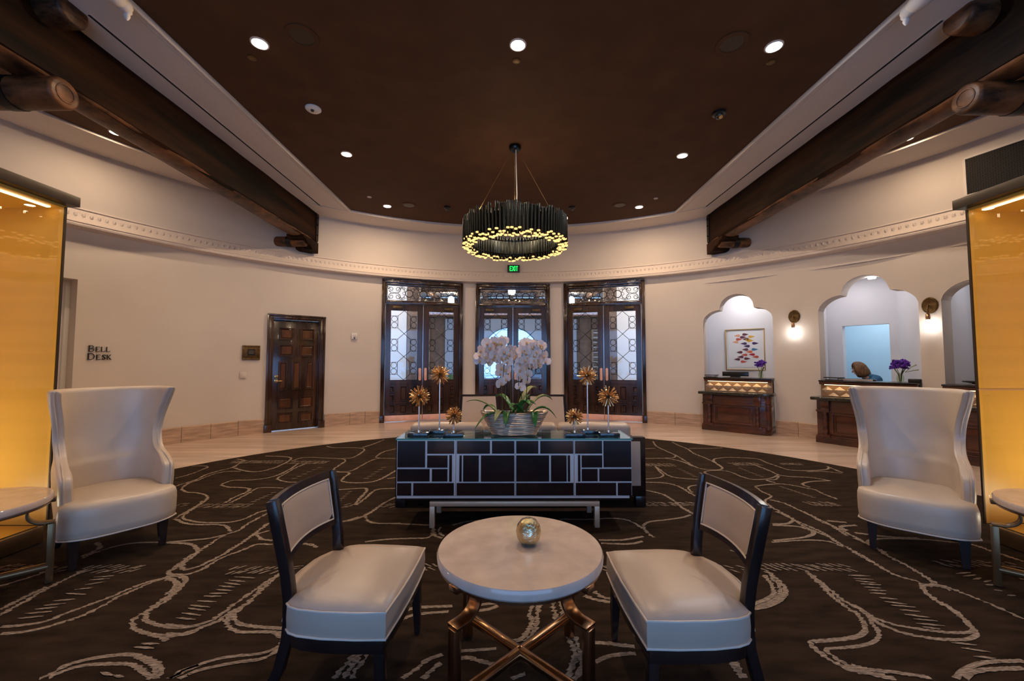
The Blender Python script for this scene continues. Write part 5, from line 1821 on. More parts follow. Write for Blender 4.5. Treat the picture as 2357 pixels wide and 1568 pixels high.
# ------------------------------------------------------------------ glass display cases
for sgn, sd in ((-1, 'left'), (1, 'right')):
    t = thing('display_case', 'amber lined glass display case glowing warmly at the %s edge' % sd, 'display case', (sgn * 3.62, 0, CZ))
    t.location = (sgn * 3.60, 0, 0)

    def B(m, x0, x1, y0, y1, z0, z1):
        a, b = sorted((sgn * x0, sgn * x1))
        m.box(a, b, y0, y1, z0, z1)
        return m
    Y0, Y1 = 1.1, 3.24
    B(MB(), .06, 1.5, Y0 + .05, Y1, .013, .135).build('plinth', M['plinth'], t, bevel=.006)
    B(MB(), .075, 1.46, Y0 + .06, Y1 - .03, .135, .147).build('case_floor', M['casefloor'], t, smooth=0)
    ep = B(MB(), .03, 1.5, Y1 - .012, Y1, .147, 2.62)
    ep.build('end_panel', M['amber'], t, smooth=0)
    B(MB(), 1.46, 1.5, Y0 + .05, Y1 - .03, .147, 2.62).build('back_panel', M['amber'], t, smooth=0)
    B(MB(), .03, 1.5, Y0 + .05, Y0 + .08, .147, 2.62).build('near_panel', M['amber'], t, smooth=0)
    B(MB(), .03, 1.5, Y0 + .05, Y1, 2.62, 2.64).build('case_ceiling', M['amber'], t, smooth=0)
    B(MB(), -.05, 1.52, Y0, Y1 + .03, 2.64, 2.72).build('cap', M['darkcap'], t, bevel=.004)
    gp = B(MB(), .035, .045, Y0 + .10, Y1 - .035, .147, 2.62).build('glass_pane', M['glass'], t, smooth=0)
    B(MB(), .022, .034, Y1 - .014, Y1, .14, 2.63).build('edge_trim', M['darkcap'], t, smooth=0)
    B(MB(), .10, .13, Y0 + .1, Y1 - .05, 2.612, 2.62).build('light_strip', M['ledamber'], t, smooth=0)
    area('case_lamp', t, (sgn * .45, 2.2, 2.60), .9, 4.0, (1, .80, .46), shape='RECTANGLE', size_y=1.4)
    for k in range(2):
        x, y = sgn * (.42 + .4 * k), 2.60
        m_ = MB(); m_.cyl((x, y, .147), (x, y, .160), .05, n=18)
        u = m_.build('uplight', M['lamp'], t)
        area('uplight_lamp', t, (x, y, .17), .08, 5, (1, .85, .55), rot=(pi, 0, 0))
    if sgn > 0:
        B(MB(), .03, 1.46, Y1 - .016, Y1 - .011, 1.178, 1.186).build('panel_seam', M['goldbar'], t, smooth=0)

# ------------------------------------------------------------------ chandelier
CH = Vector((0.0, 5.90, 0))
t = thing('chandelier', 'round chandelier of dark metal tubes with glowing gold tips', 'chandelier', (CH.x, CH.y, 3.05))
m_ = MB(); m_.lathe([(.09, 1.53), (.09, 1.50), (.075, 1.475), (.02, 1.47)], 24)
m_.build('canopy', M['tubedark'], t)
for k in range(4):
    a = pi / 2 * k
    m_ = MB()
    m_.cyl((.045 * cos(a), .045 * sin(a), 1.475), (.66 * cos(a), .66 * sin(a), .33), .0032, n=6)
    m_.build('cable', M['brass'], t)
m_ = MB(); m_.tube([(.012, -.02, 1.475), (.014, -.25, 1.05), (.018, -.5, .6), (.01, -.62, .40)], .007, 6)
m_.build('power_cord', M['white'], t)
for r_, z_ in ((.64, .30), (.64, .08), (.72, .22)):
    m_ = MB(); m_.tube([(r_ * cos(2 * pi * i / 48), r_ * sin(2 * pi * i / 48), z_) for i in range(48)], .010, 6, True)
    m_.build('ring', M['tubedark'], t)
m_ = MB()
rows = [[(r_ * cos(2 * pi * i / 48), r_ * sin(2 * pi * i / 48), z_) for i in range(48)] for r_, z_ in ((.645, .06), (.645, .30), (.715, .30), (.715, .06))]
m_.grid(rows, closed=True)
m_.build('inner_drum', M['tubedark'], t)
# tube mesh: dark hollow tube with lit brass lining at its lower end
m_ = MB()
n = 10
rt_, ln = .0215, .34
rows = [[(r * cos(2 * pi * i / n), r * sin(2 * pi * i / n), z) for i in range(n)] for r, z in ((.0, ln), (rt_, ln), (rt_, .012))]
m_.grid(rows, closed=True, mi=0)
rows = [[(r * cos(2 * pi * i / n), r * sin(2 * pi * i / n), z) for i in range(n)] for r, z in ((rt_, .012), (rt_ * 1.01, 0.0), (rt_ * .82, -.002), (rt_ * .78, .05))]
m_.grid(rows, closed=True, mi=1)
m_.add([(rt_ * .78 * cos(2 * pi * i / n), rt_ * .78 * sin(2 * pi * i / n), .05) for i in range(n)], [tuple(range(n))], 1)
rcx = random.Random(5)
first = None
for rr, cnt, off in ((.745, 92, 0), (.700, 84, .5), (.655, 76, .25)):
    for i in range(cnt):
        a = 2 * pi * (i + off) / cnt
        zz = rcx.choice((0, .02, .045, .065)) if rr > .72 else rcx.choice((-.02, 0, .03))
        if first is None:
            q = first = m_.build('tube', [M['tubedark'], M['tubeglow']], t, smooth=50)
        else:
            q = inst(first, t)
        q.location = (rr * cos(a), rr * sin(a), zz)
        q.rotation_euler = (0, 0, a)
        q.scale = (1, 1, rcx.choice((.94, 1.0, 1.06, 1.12)))
for k in range(8):
    a = 2 * pi * (k + .5) / 8
    point('chandelier_lamp', t, (.30 * cos(a), .30 * sin(a), .46), 2.2, (1, .74, .46), .04)

# ------------------------------------------------------------------ wing chairs
def wing_chair(loc, rz, label):
    t = thing('wing_chair', label, 'armchair', loc, rz, group='cream leather wing chairs by the display cases')

    def lerp_tab(tab, z):
        for (z0, v0), (z1, v1) in zip(tab, tab[1:]):
            if z <= z1:
                q = max(0, (z - z0) / (z1 - z0))
                q = q * q * (3 - 2 * q)
                return v0 + (v1 - v0) * q
        return tab[-1][1]
    Wt = [(.20, .285), (.42, .31), (.60, .315), (.70, .303), (.85, .312), (1.17, .350)]
    Ft = [(.20, -.22), (.50, -.24), (.585, -.22), (.63, -.12), (.69, .06), (.78, .14), (.90, .125), (1.05, .06), (1.17, -.01)]
    zs = [.20, .30, .42, .50, .55, .585, .61, .64, .68, .73, .80, .88, .96, 1.04, 1.10, 1.15, 1.17]

    def ucurve(z, inset, N=26):
        w = lerp_tab(Wt, z) - inset
        yb = .30 + .11 * max(0, z - .35) - inset
        yf = lerp_tab(Ft, z)
        b = min(.24, yb - yf - .02)
        pts = []
        ns = 7
        fl = 1.0 + .02 * max(0, (z - .75)) / .4
        for i in range(ns):
            q = i / ns
            y = yf + (yb - b - yf) * q
            pts.append((-w * (1 + (fl - 1) * (1 - q)), y))
        na = N - 2 * ns
        for i in range(na + 1):
            a = pi / 2 * (-1 + 2 * i / na)
            sx = abs(sin(a)) ** .82 * (1 if a > 0 else -1)
            cy_ = abs(cos(a)) ** .82
            pts.append((w * sx, yb - b + b * cy_))
        for i in range(ns - 1, -1, -1):
            q = i / ns
            y = yf + (yb - b - yf) * q
            pts.append((w * (1 + (fl - 1) * (1 - q)), y))
        return [(x, y, z) for x, y in pts]
    outer = [ucurve(z, 0) for z in zs]
    top = [(x, y, z + .012) for x, y, z in ucurve(1.17, .022)]
    inner = [ucurve(z, .062 if z > .62 else .075) for z in reversed(zs)]
    rows = outer + [top] + inner
    mb = MB()
    mb.grid(rows)
    n = len(rows[0])
    K = len(zs)
    for j in (0, n - 1):
        for i in range(K - 1):
            a, b = i, i + 1
            c, d = len(rows) - 1 - i, len(rows) - 2 - i
            mb.f.append([a * n + j, b * n + j, d * n + j, c * n + j]); mb.m.append(0)
        mb.f.append([(K - 1) * n + j, K * n + j, (K + 1) * n + j]); mb.m.append(0)
    o = mb.build('shell', M['leather2'], t, smooth=75)
    sm = o.modifiers.new('sub', 'SUBSURF'); sm.levels = sm.render_levels = 1
    # seat
    ol = []
    for i in range(21):
        u = -1 + 2 * i / 20
        ol.append((.312 * (1 if u > 0 else -1) * abs(u) ** .9 if abs(u) > .0 else 0, -.40 + .11 * abs(u) ** 3.2))
    ol += [(.316, -.22), (.30, .0), (.26, .22), (0, .27), (-.26, .22), (-.30, .0), (-.316, -.22)]
    s = MB()
    ring = lambda k, z: [(x * k, (y + .06) * k - .06, z) for x, y in ol]
    rows = [ring(.93, .20), ring(.985, .212), ring(1.0, .26), ring(1.005, .34), ring(1.0, .385), ring(.975, .415), ring(.90, .432), ring(.6, .446), ring(.15, .450)]
    s.grid(rows, closed=True)
    s.f += [list(range(len(ol))), [(len(rows) - 1) * len(ol) + i for i in range(len(ol))]]
    s.m += [0, 0]
    s.build('seat', M['leather2'], t, smooth=70)
    p = MB()
    p.tube([(x * 1.0, (y + .06) * 1.0 - .06, .206) for x, y in ol[:21]] + [(.302, -.1, .204)] + [(x, y, .202) for x, y, z in ucurve(.20, -.004)[::-1][2:-2]] + [(-.302, -.1, .204)], .0055, 6, True)
    p.build('piping', M['piping'], t, smooth=60)
    arm = [ucurve(z, .035)[0] for z in zs if z >= .30]
    p = MB()
    for sx in (1, -1):
        p.tube([(sx * (x + .028), y - .004, z) for x, y, z in [ucurve(z, 0.0)[0] for z in zs if z >= .22]], .0045, 6)
    p.build('edge_welt', M['leather2'], t, smooth=60)
    for (x, y, tx, ty) in ((-.235, -.27, -.235, -.29), (.235, -.27, .235, -.29), (-.21, .20, -.24, .29), (.21, .20, .24, .29)):
        l = MB()
        rows = [[(cx + sx * r, cy_ + sy * r, z) for sx, sy in ((-1, -1), (1, -1), (1, 1), (-1, 1))] for cx, cy_, z, r in ((x, y, .215, .030), (tx, ty, 0.0, .018))]
        l.grid(rows, closed=True)
        l.f += [[0, 1, 2, 3], [4, 5, 6, 7]]; l.m += [0, 0]
        l.build('leg', M['ebony'], t, smooth=30)
    return t


wing_chair((-3.09, 3.18, FZ), rad(54), 'cream leather wing chair left of the carpet beside the left display case')
wing_chair((3.015, 3.18, FZ), rad(-42), 'cream leather wing chair right of the carpet in front of reception desk')

# ------------------------------------------------------------------ front side chairs
def side_chair(loc, rz, label):
    t = thing('side_chair', label, 'chair', loc, rz, group='open back side chairs at the round table')
    ol = [(-.278, -.255), (-.14, -.262), (0, -.265), (.14, -.262), (.278, -.255), (.286, -.14), (.288, 0), (.278, .10), (.262, .145), (.242, .168), (.214, .160), (.196, .172), (.190, .215), (.12, .252), (0, .262)]
    ol = ol + [(-x, y) for x, y in ol[-2:8:-1]] + [(-x, y) for x, y in ol[8:4:-1]]
    # remove duplicates while keeping order
    seen, out = set(), []
    for q in ol:
        k = (round(q[0], 3), round(q[1], 3))
        if k not in seen:
            seen.add(k); out.append(q)
    ol = out
    n = len(ol)
    ring = lambda k, z: [(x * k, y * k, z) for x, y in ol]
    s = MB()
    rows = [ring(.99, .300), ring(1.0, .308), ring(1.008, .35), ring(1.0, .402), ring(.985, .412), ring(.88, .430), ring(.6, .446), ring(.2, .452)]
    s.grid(rows, closed=True)
    s.f += [list(range(n)), [(len(rows) - 1) * n + i for i in range(n)]]; s.m += [0, 0]
    cu = s.build('cushion', M['leather'], t, smooth=50)
    p = MB()
    p.tube([(x * 1.003, y * 1.003, .405) for x, y in ol], .005, 6, True)
    p.tube([(x * 1.003, y * 1.003, .304) for x, y in ol], .005, 6, True)
    p.build('piping', M['piping'], cu, smooth=60)
    f = MB()
    f.prism([(x * .955, y * .955) for x, y in ol], .238, .300)
    f.build('seat_rail', M['ebony'], t, bevel=.004, smooth=30)
    for sx in (-1, 1):
        l = MB()
        l.bar([(sx * .243, -.222, .30), (sx * .245, -.226, .15), (sx * .240, -.232, 0)], .040, .040, (1, 0, 0))
        for i in range(4):
            c = Vector((sx * .240, -.232, 0))
            v = l.v[8 + i]
            l.v[8 + i] = c + (v - c) * .62
            l.v[8 + i].z = 0
        l.build('front_leg', M['ebony'], t, bevel=.003, smooth=30)
        l = MB()
        l.bar([(sx * .20, .180, .33), (sx * .202, .186, .24), (sx * .206, .215, .12), (sx * .212, .275, 0)], .034, .042, (1, 0, 0))
        for i in range(12, 16):
            l.v[i].z = 0
        l.build('rear_leg', M['ebony'], t, bevel=.003, smooth=30)
        l = MB()
        l.bar([(sx * .204, .178, .30), (sx * .208, .176, .40), (sx * .214, .186, .50), (sx * .222, .203, .60), (sx * .230, .224, .71), (sx * .236, .244, .812)], .036, .044, (1, 0, 0))
        l.build('back_post', M['ebony'], t, bevel=.003, smooth=30)

    def bk(u, v, du=0, z0=.545, z1=.816):
        x = (u * 2 - 1)
        hw = (.222 + .014 * v)
        sag = -.035 * (1 - v) * (1 - (1 - x * x))
        return (x * hw, .195 + .050 * v + .038 * (1 - x * x), z0 + (z1 - z0) * v + .012 * (1 - x * x) * (1 - v))
    b = MB(); b.sheet(lambda u, v: bk(1 - u, v), 14, 6, .028)
    fr = b.build('back_frame', M['ebony'], t, smooth=30)
    pd = MB()
    for sgn in (1, -1):
        def pf(u, v, sgn=sgn):
            uu, vv = .085 + .83 * (1 - u), .12 + .74 * v
            p_ = Vector(bk(uu, vv))
            e = min(1, 8 * min(u, 1 - u, v * .6, (1 - v) * .6) + .15)
            return p_ + Vector((0, -1 if sgn > 0 else 1, 0)) * (.010 + .012 * e)
        pd.sheet(pf, 14, 8, .004)
    pd.build('back_pad', M['leather'], t, smooth=70)
    pp = MB()
    for sgn in (1, -1):
        bd = []
        for (u0, v0, u1, v1) in ((.085, .12, .915, .12), (.915, .12, .915, .86), (.915, .86, .085, .86), (.085, .86, .085, .12)):
            for i in range(10):
                q = i / 10
                bd.append(Vector(bk(u0 + (u1 - u0) * q, v0 + (v1 - v0) * q)) + Vector((0, -.016 if sgn > 0 else .016, 0)))
        pp.tube(bd, .0042, 6, True)
    pp.build('back_piping', M['piping'], t, smooth=60)
    return t


side_chair((-.80, 1.95, FZ), rad(86), 'cream side chair with dark open back left of the round stone table')
side_chair((.685, 1.885, FZ), rad(-88), 'cream side chair with dark open back right of the round stone table')

# ------------------------------------------------------------------ round stone tables
def stone_table(loc, label, metal, r=.368, H=.56):
    t = thing('round_table', label, 'table', loc, 0, group='round stone topped tables')
    m = MB(); m.lathe([(r - .012, H - .046), (r - .002, H - .036), (r, H - .010), (r - .006, H), (.02, H)], 56)
    m.build('top', M['stone'], t, smooth=40)
    m = MB(); m.lathe([(r - .03, H - .058), (r - .010, H - .056), (r - .010, H - .046), (r - .03, H - .046)], 48)
    m.build('rim_plate', M[metal], t, smooth=40)
    for k in range(4):
        a = pi / 4 + pi / 2 * k
        d = Vector((cos(a), sin(a), 0))
        w = Vector((-sin(a), cos(a), 0))
        pt = lambda q, z: d * q + Vector((0, 0, z))
        l = MB()
        R0 = r - .004
        l.bar([pt(R0, .0), pt(R0, .365)], .042, .034, w)
        l.build('leg', M[metal], t, bevel=.003, smooth=30)
        c = MB()
        arcp = [pt(R0 + .012, .372), pt(R0 - .028, .376)] + [pt(R0 - .022 - .085 * cos(q), .440 + .066 * sin(q)) for q in [-1.35 + 2.5 * i / 12 for i in range(13)]] + [pt(R0 - .020, H - .050)]
        c.bar(arcp, .062, .012, w)
        c.build('curved_bracket', M[metal], t, bevel=.002, smooth=40)
        b = MB()
        b.bar([pt(R0 - .03, H - .047), pt(R0 + .012, H - .047)], .050, .026, w)
        b.build('rim_clip', M[metal], t, bevel=.003, smooth=30)
    for k in range(2):
        a = pi / 4 + pi / 2 * k
        d = Vector((cos(a), sin(a), 0)) * (r - .012)
        s = MB(); s.cyl(-d + Vector((0, 0, .10 + .002 * k)), d + Vector((0, 0, .10 + .002 * k)), .0235, n=14)
        s.build('stretcher', M[metal], t, smooth=40)
    m = MB(); m.sphere((0, 0, .10), .027, nu=14, nv=8); m.build('stretcher_knot', M[metal], t)
    return t


stone_table((-.034, 1.885, FZ), 'round pale stone table with crossed bronze base between the two chairs', 'bronze')
stone_table((-3.235, 2.41, FZ), 'round stone side table cut by the left edge beside the wing chair', 'plinth')
stone_table((3.215, 2.34, FZ), 'round stone side table cut by the right edge beside the wing chair', 'plinth')
# mercury glass ball
t = thing('glass_ball', 'mottled gold mercury glass ball on the round stone table', 'ornament', (.006, 1.905, FZ + .56))
m = MB(); m.lathe([(.020, 0), (.036, .006), (.051, .026), (.0575, .056), (.052, .083), (.036, .105), (.018, .1135), (.004, .115)], 32)
m.build('ball', M['mercury'], t, smooth=60)
m = MB(); m.lathe([(.018, .0), (.022, .002), (.018, .005)], 20); m.build('foot_ring', M['bronze'], t)

# ------------------------------------------------------------------ sideboard
GX = -.038
t = thing('sideboard', 'low dark sideboard with silver inlaid grid and bronze legs behind the table', 'sideboard', (GX, 3.49, FZ))
MB().box(-.985, .985, .012, .40, .262, .728).build('carcass', M['mahog'], t, bevel=.002)
MB().box(-.96, .96, .02, .38, .222, .262).build('base_rail', M['mahog'], t, smooth=0)
MB().box(-.985, .965, -.004, .40, .245, .266).build('silver_rail', M['silver'], t, smooth=0)
sx = 1.97 / 2010.0


def zx(v):
    return (v - 1135) * sx


def zz_(v):
    return .728 - (v - 722) * (.462 / 480)


doors = [((128, 631), [(134, 370, 730, 958), (388, 618, 730, 840), (388, 562, 855, 960), (577, 600, 852, 1080), (134, 410, 972, 1078), (430, 562, 972, 1078), (134, 255, 1092, 1198), (272, 618, 1092, 1198)]),
         ((634, 1140), [(642, 925, 730, 840), (942, 1134, 730, 840), (664, 684, 855, 1080), (696, 830, 855, 1080), (848, 1134, 855, 1080), (642, 1134, 1092, 1198)]),
         ((1143, 1645), [(1150, 1340, 730, 840), (1356, 1640, 730, 840), (1150, 1432, 855, 1080), (1448, 1582, 855, 1080), (1592, 1612, 855, 1080), (1150, 1640, 1092, 1198)]),
         ((1648, 2142), [(1900, 2138, 730, 958), (1656, 1888, 730, 840), (1712, 1888, 855, 960), (1680, 1700, 852, 1080), (1862, 2138, 972, 1078), (1712, 1848, 972, 1078), (2020, 2138, 1092, 1198), (1660, 2005, 1092, 1198)])]
for (d0, d1), ps in doors:
    do = MB().box(zx(d0), zx(d1), -.004, .010, .268, .728).build('door', M['silver'], t, smooth=0)
    for (a, b, c, d) in ps:
        MB().box(zx(a), zx(b), -.0095, -.003, zz_(d), zz_(c)).build('wood_panel', M['mahog'], do, smooth=0)
g = MB().box(-.995, .995, -.016, .41, .730, .742).build('glass_top', [M['topglass']], t, smooth=0)
MB().box(-.995, .995, -.018, -.016, .730, .742).build('glass_edge', M['glassedge'], t, smooth=0)
for y0 in (.0, .34):
    f = MB()
    f.box(-.71, .715, y0, y0 + .045, .176, .216)
    f.box(-.71, -.668, y0, y0 + .045, 0, .176)
    f.box(.673, .715, y0, y0 + .045, 0, .176)
    f.build('leg_frame', M['goldbar'], t, bevel=.002, smooth=30)
for x0 in (-.71, .673):
    MB().box(x0, x0 + .042, .045, .34, .176, .214).build('leg_rail', M['goldbar'], t, smooth=0)
ZT = FZ + .742


# ------------------------------------------------------------------ golden urchin sculptures
def urchin(x, y, hz, r, lab, seed):
    t = thing('urchin_sculpture', lab, 'sculpture', (x, y, ZT), 0, group='gold spiked ball sculptures on the sideboard')
    m = MB(); m.box(-.085, .085, -.06, .06, 0, .030)
    m.build('base', M['crystalblue'], t, bevel=.003)
    m = MB(); m.cyl((0, 0, .03), (0, 0, hz - .02), .0065, n=10); m.lathe([(.014, .03), (.014, .045), (.008, .06)], 12)
    m.build('rod', M['nickel'], t)
    rnd = random.Random(seed)
    m = MB()
    N = 66
    for i in range(N):
        zq = 1 - 2 * (i + .5) / N
        a = i * 2.399963
        q = math.sqrt(1 - zq * zq)
        d = Vector((q * cos(a) + rnd.uniform(-.1, .1), q * sin(a) + rnd.uniform(-.1, .1), zq + rnd.uniform(-.1, .1))).normalized()
        ln = r * rnd.uniform(.86, 1.04)
        c = Vector((0, 0, hz))
        m.cyl(c + d * (.016), c + d * ln, .0036, .0052, n=6)
    m.build('gold_spikes', M['gold'], t, smooth=30)
    m = MB(); m.sphere((0, 0, hz), .020, nu=10, nv=6); m.build('core', M['iron'], t)


for i, (x, y, z, r, lab) in enumerate((
        (-.868, 3.60, 1.098, .094, 'gold spiked ball on medium rod, leftmost on the sideboard'),
        (-.712, 3.73, 1.282, .092, 'tallest gold spiked ball in the left trio on the sideboard'),
        (-.562, 3.58, .932, .080, 'shortest gold spiked ball left of the orchid basket'),
        (.485, 3.58, .922, .080, 'shortest gold spiked ball right of the orchid basket'),
        (.628, 3.73, 1.270, .092, 'tallest gold spiked ball in the right trio on the sideboard'),
        (.785, 3.60, 1.098, .094, 'gold spiked ball on medium rod, rightmost on the sideboard'))):
    urchin(x, y, z - ZT, r, lab, 20 + i)

# ------------------------------------------------------------------ orchid basket
t = thing('orchid_planter', 'boat shaped silver basket planted with white orchids on the sideboard', 'planter', (-.038, 3.655, ZT))
m = MB()
n = 40


def sup(a, rx, ry, e=.62):
    c, s = cos(a), sin(a)
    return rx * math.copysign(abs(c) ** e, c), ry * math.copysign(abs(s) ** e, s)


rows = []
K = 34
for k in range(K + 1):
    q = k / K
    rx, ry = .195 + .108 * q, .075 + .045 * q
    row = []
    for i in range(n):
        a = 2 * pi * i / n
        rip = .0028 * (1 if k % 2 else -1) + .0012 * sin(i * 1.7 + k * 2.3)
        x, y = sup(a, rx + rip, ry + rip)
        row.append((x, y, .004 + .196 * q + .0025 * sin(a * 5 + k) + .012 * q * abs(cos(a)) ** 3))
    rows.append(row)
for (dx, z) in ((-.012, .198), (-.02, .17)):
    rows.append([(sup(2 * pi * i / n, .303 + dx, .120 + dx)[0], sup(2 * pi * i / n, .303 + dx, .120 + dx)[1], z) for i in range(n)])
m.grid(rows, closed=True)
m.f.append(list(range(n))); m.m.append(0)
m.build('basket', M['basket'], t, smooth=50)
m = MB()
rows = [[(sup(2 * pi * i / n, .284 * k, .101 * k)[0], sup(2 * pi * i / n, .284 * k, .101 * k)[1], z + .006 * sin(i * 2.1)) for i in range(n)] for k, z in ((1, .175), (.7, .190), (.3, .198), (.02, .20))]
m.grid(rows, closed=True)
m.build('moss', M['soil'], t)


def leaf(base, az, L_, w, rise, droop, mt, seed):
    # strap leaf: along az, rising then drooping
    d = Vector((cos(az), sin(az), 0))
    s = Vector((-sin(az), cos(az), 0))
    rows = []
    N = 9
    for i in range(N + 1):
        q = i / N
        p = Vector(base) + d * (L_ * q) + Vector((0, 0, rise * sin(q * pi * .62) - droop * q * q))
        wd = w * (math.sin(pi * min(1, q * .93 + .07)) ** .6) * .5
        rows.append([p - s * wd + Vector((0, 0, wd * .35)), p - s * wd * .5 + Vector((0, 0, .0)), p - Vector((0, 0, wd * .25)), p + s * wd * .5, p + s * wd + Vector((0, 0, wd * .35))])
    m = MB(); m.grid(rows)
    o = m.build('leaf', M[mt], t, smooth=80)
    so = o.modifiers.new('thick', 'SOLIDIFY'); so.thickness = .003
    return o


lv = [((-.13, -.03, .19), 3.05, .30, .035, .13, .02, 'leafpale'), ((-.12, -.06, .19), 3.6, .24, .04, .05, .16, 'leaf'), ((-.06, -.07, .2), 4.6, .13, .06, .05, .14, 'leaf'), ((-.09, -.06, .2), 4.2, .16, .055, .06, .12, 'leafpale'),
      ((.0, -.04, .2), 2.6, .20, .07, .16, .02, 'leaf'), ((.02, -.05, .2), .55, .22, .075, .22, .0, 'leafpale'), ((.03, -.07, .2), 5.4, .16, .07, .14, .05, 'leaf'), ((.10, -.05, .2), .25, .25, .06, .18, .06, 'leafpale'),
      ((.17, -.07, .2), 4.75, .11, .06, .05, .16, 'leaf'), ((.15, -.04, .2), -.05, .22, .05, .10, .14, 'leaf'), ((.05, -.02, .2), 1.1, .20, .07, .17, .05, 'leaf'), ((-.02, -.06, .2), 5.9, .22, .065, .13, .04, 'leaf'), ((-.15, -.02, .19), 2.4, .18, .05, .10, .08, 'leaf'), ((.08, -.08, .2), 3.9, .17, .06, .11, .05, 'leaf')]
for i, a in enumerate(lv):
    leaf(*a, i)
# orchid flower mesh (shared)
fm = MB()


def petal(az, L_, w, mi=0, lift=.25):
    d = Vector((cos(az), 0, sin(az)))
    s = Vector((-sin(az), 0, cos(az)))
    yv = Vector((0, -1, 0))
    c = [(0, 0), (.35, .42), (.72, .5), (1, .12)]
    vs = [d * 0]
    for q, ww in c[1:]:
        vs += [d * (L_ * q) + s * (w * ww) + yv * (lift * L_ * q * .3), d * (L_ * q) + yv * (lift * L_ * q * .7), d * (L_ * q) - s * (w * ww) + yv * (lift * L_ * q * .3)]
    fm.add(vs, [(0, 2, 1), (0, 3, 2), (1, 2, 5, 4), (2, 3, 6, 5), (4, 5, 8, 7), (5, 6, 9, 8)], mi)


for az, L_, w in ((pi / 2, .033, .026), (pi / 2 + 2.1, .032, .026), (pi / 2 - 2.1, .032, .026), (pi * .93, .037, .046), (pi * .07, .037, .046)):
    petal(az, L_, w)
fm.sphere((0, -.008, -.006), .007, .008, .010, 8, 6, mi=1)
rnd = random.Random(3)
first = None
stems = [((-.10, .0), (-.22, .78, .13)), ((-.07, .02), (-.14, .80, .16)), ((-.03, -.02), (-.045, .74, .27)), ((.04, .0), (.03, .73, .30)), ((.06, .02), (.12, .78, .17)), ((.10, -.01), (.20, .77, .15))]
for si, ((bx, by), (ex, top, dr)) in enumerate(stems):
    sgn = -1 if ex < -.05 else 1
    if si in (2, 3):
        sgn = -1 if si == 2 else 1
    ax = bx + (ex - bx) * .45
    up_ = [(bx, by, .19), (bx + (ax - bx) * .3, by, .45), (ax, by - .01, top - .06), (ax + sgn * .05, by - .02, top + .01), (ex, by - .03, top + .02), (ex + sgn * .035, by - .04, top - dr * .25), (ex + sgn * .05, by - .045, top - dr * .65), (ex + sgn * .055, by - .05, top - dr)]
    st = catmull([(p[0], p[2]) for p in up_], .03)
    path = [(p.x, by - .02, p.y) for p in st]
    m = MB(); m.tube(path, .0035, 5)
    m.build('flower_stem', M['stem'], t)
    L = len(path)
    i0 = int(L * .55)
    cnt = 15
    for k in range(cnt):
        p = Vector(path[min(L - 1, i0 + int((L - 1 - i0) * k / (cnt - 1)))])
        if first is None:
            q = first = fm.build('flower', [M['petal'], M['petalc']], t, smooth=60)
        else:
            q = inst(first, t)
        sd = 1 if k % 2 else -1
        q.location = p + Vector((sd * .030 + rnd.uniform(-.012, .012), -.02 + rnd.uniform(-.03, .03), rnd.uniform(-.012, .012)))
        q.rotation_euler = (rnd.uniform(-.5, .3), rnd.uniform(-.5, .5), rnd.uniform(-.9, .9))
        q.scale = [rnd.uniform(1.3, 1.65)] * 3

# ------------------------------------------------------------------ sofa behind the sideboard (faces the doors)
t = thing('sofa', 'low dark framed sofa with white cushions backing onto the sideboard', 'sofa', (.03, 4.0, FZ))
m = MB()
m.box(-1.20, 1.20, -.02, .05, .10, .66)
m.build('back_frame', M['ebony'], t, bevel=.004)
MB().box(-1.15, 1.15, -.028, -.018, .20, .62).build('back_upholstery', M['leather'], t, bevel=.004)
for s in (-1, 1):
    m = MB(); a, b = sorted((s * 1.20, s * 1.10)); m.box(a, b, .05, .86, .10, .60); m.box(a, b, .78, .86, 0, .1); m.box(a, b, -.02, .05, 0, .1)
    m.build('arm', M['ebony'], t, bevel=.006)
m = MB(); m.box(-1.10, 1.10, .05, .84, .14, .26); m.build('seat_frame', M['ebony'], t, smooth=0)
for k in range(3):
    x0 = -1.10 + k * 2.2 / 3
    m = MB(); m.box(x0 + .006, x0 + 2.2 / 3 - .006, .06, .85, .26, .44)
    m.build('seat_cushion', M['leather'], t, bevel=.035, seg=3)
    m = MB(); m.box(x0 + .006, x0 + 2.2 / 3 - .006, .055, .24, .44, .775)
    o = m.build('back_cushion', M['leather'], t, bevel=.05, seg=4)


# ------------------------------------------------------------------ lounge chairs beyond the sofa
def lounge(loc, rz, label):
    t = thing('lounge_chair', label, 'chair', loc, rz, group='cream lounge chairs beyond the sofa')

    def bk(u, v):
        x = u * 2 - 1
        return (x * (.30 - .04 * v), .26 + .16 * v - .02 * (1 - x * x), .36 + .56 * v)
    b = MB(); b.sheet(lambda u, v: bk(1 - u, v), 10, 6, .045)
    b.build('back_frame', M['ebony'], t, smooth=30)
    p = MB(); p.sheet(lambda u, v: Vector(bk(.07 + .86 * (1 - u), .06 + .88 * v)) + Vector((0, -.035, .008)), 10, 6, .05)
    p.build('back_pad', M['leather'], t, smooth=40)
    s = MB(); s.box(-.30, .30, -.34, .28, .26, .42); s.build('seat_cushion', M['leather'], t, bevel=.04, seg=3)
    r = MB(); r.box(-.31, .31, -.34, .30, .20, .26); r.build('seat_rail', M['ebony'], t, bevel=.004)
    for x in (-.27, .27):
        for y in (-.30, .26):
            l = MB(); l.cyl((x, y, .21), (x, y, 0), .024, .016, n=8); l.build('leg', M['ebony'], t)


lounge((-.46, 5.42, FZ), rad(7), 'cream lounge chair with dark frame seen left behind the orchid basket')
lounge((.40, 5.42, FZ), rad(-7), 'cream lounge chair with dark frame seen right behind the orchid basket')

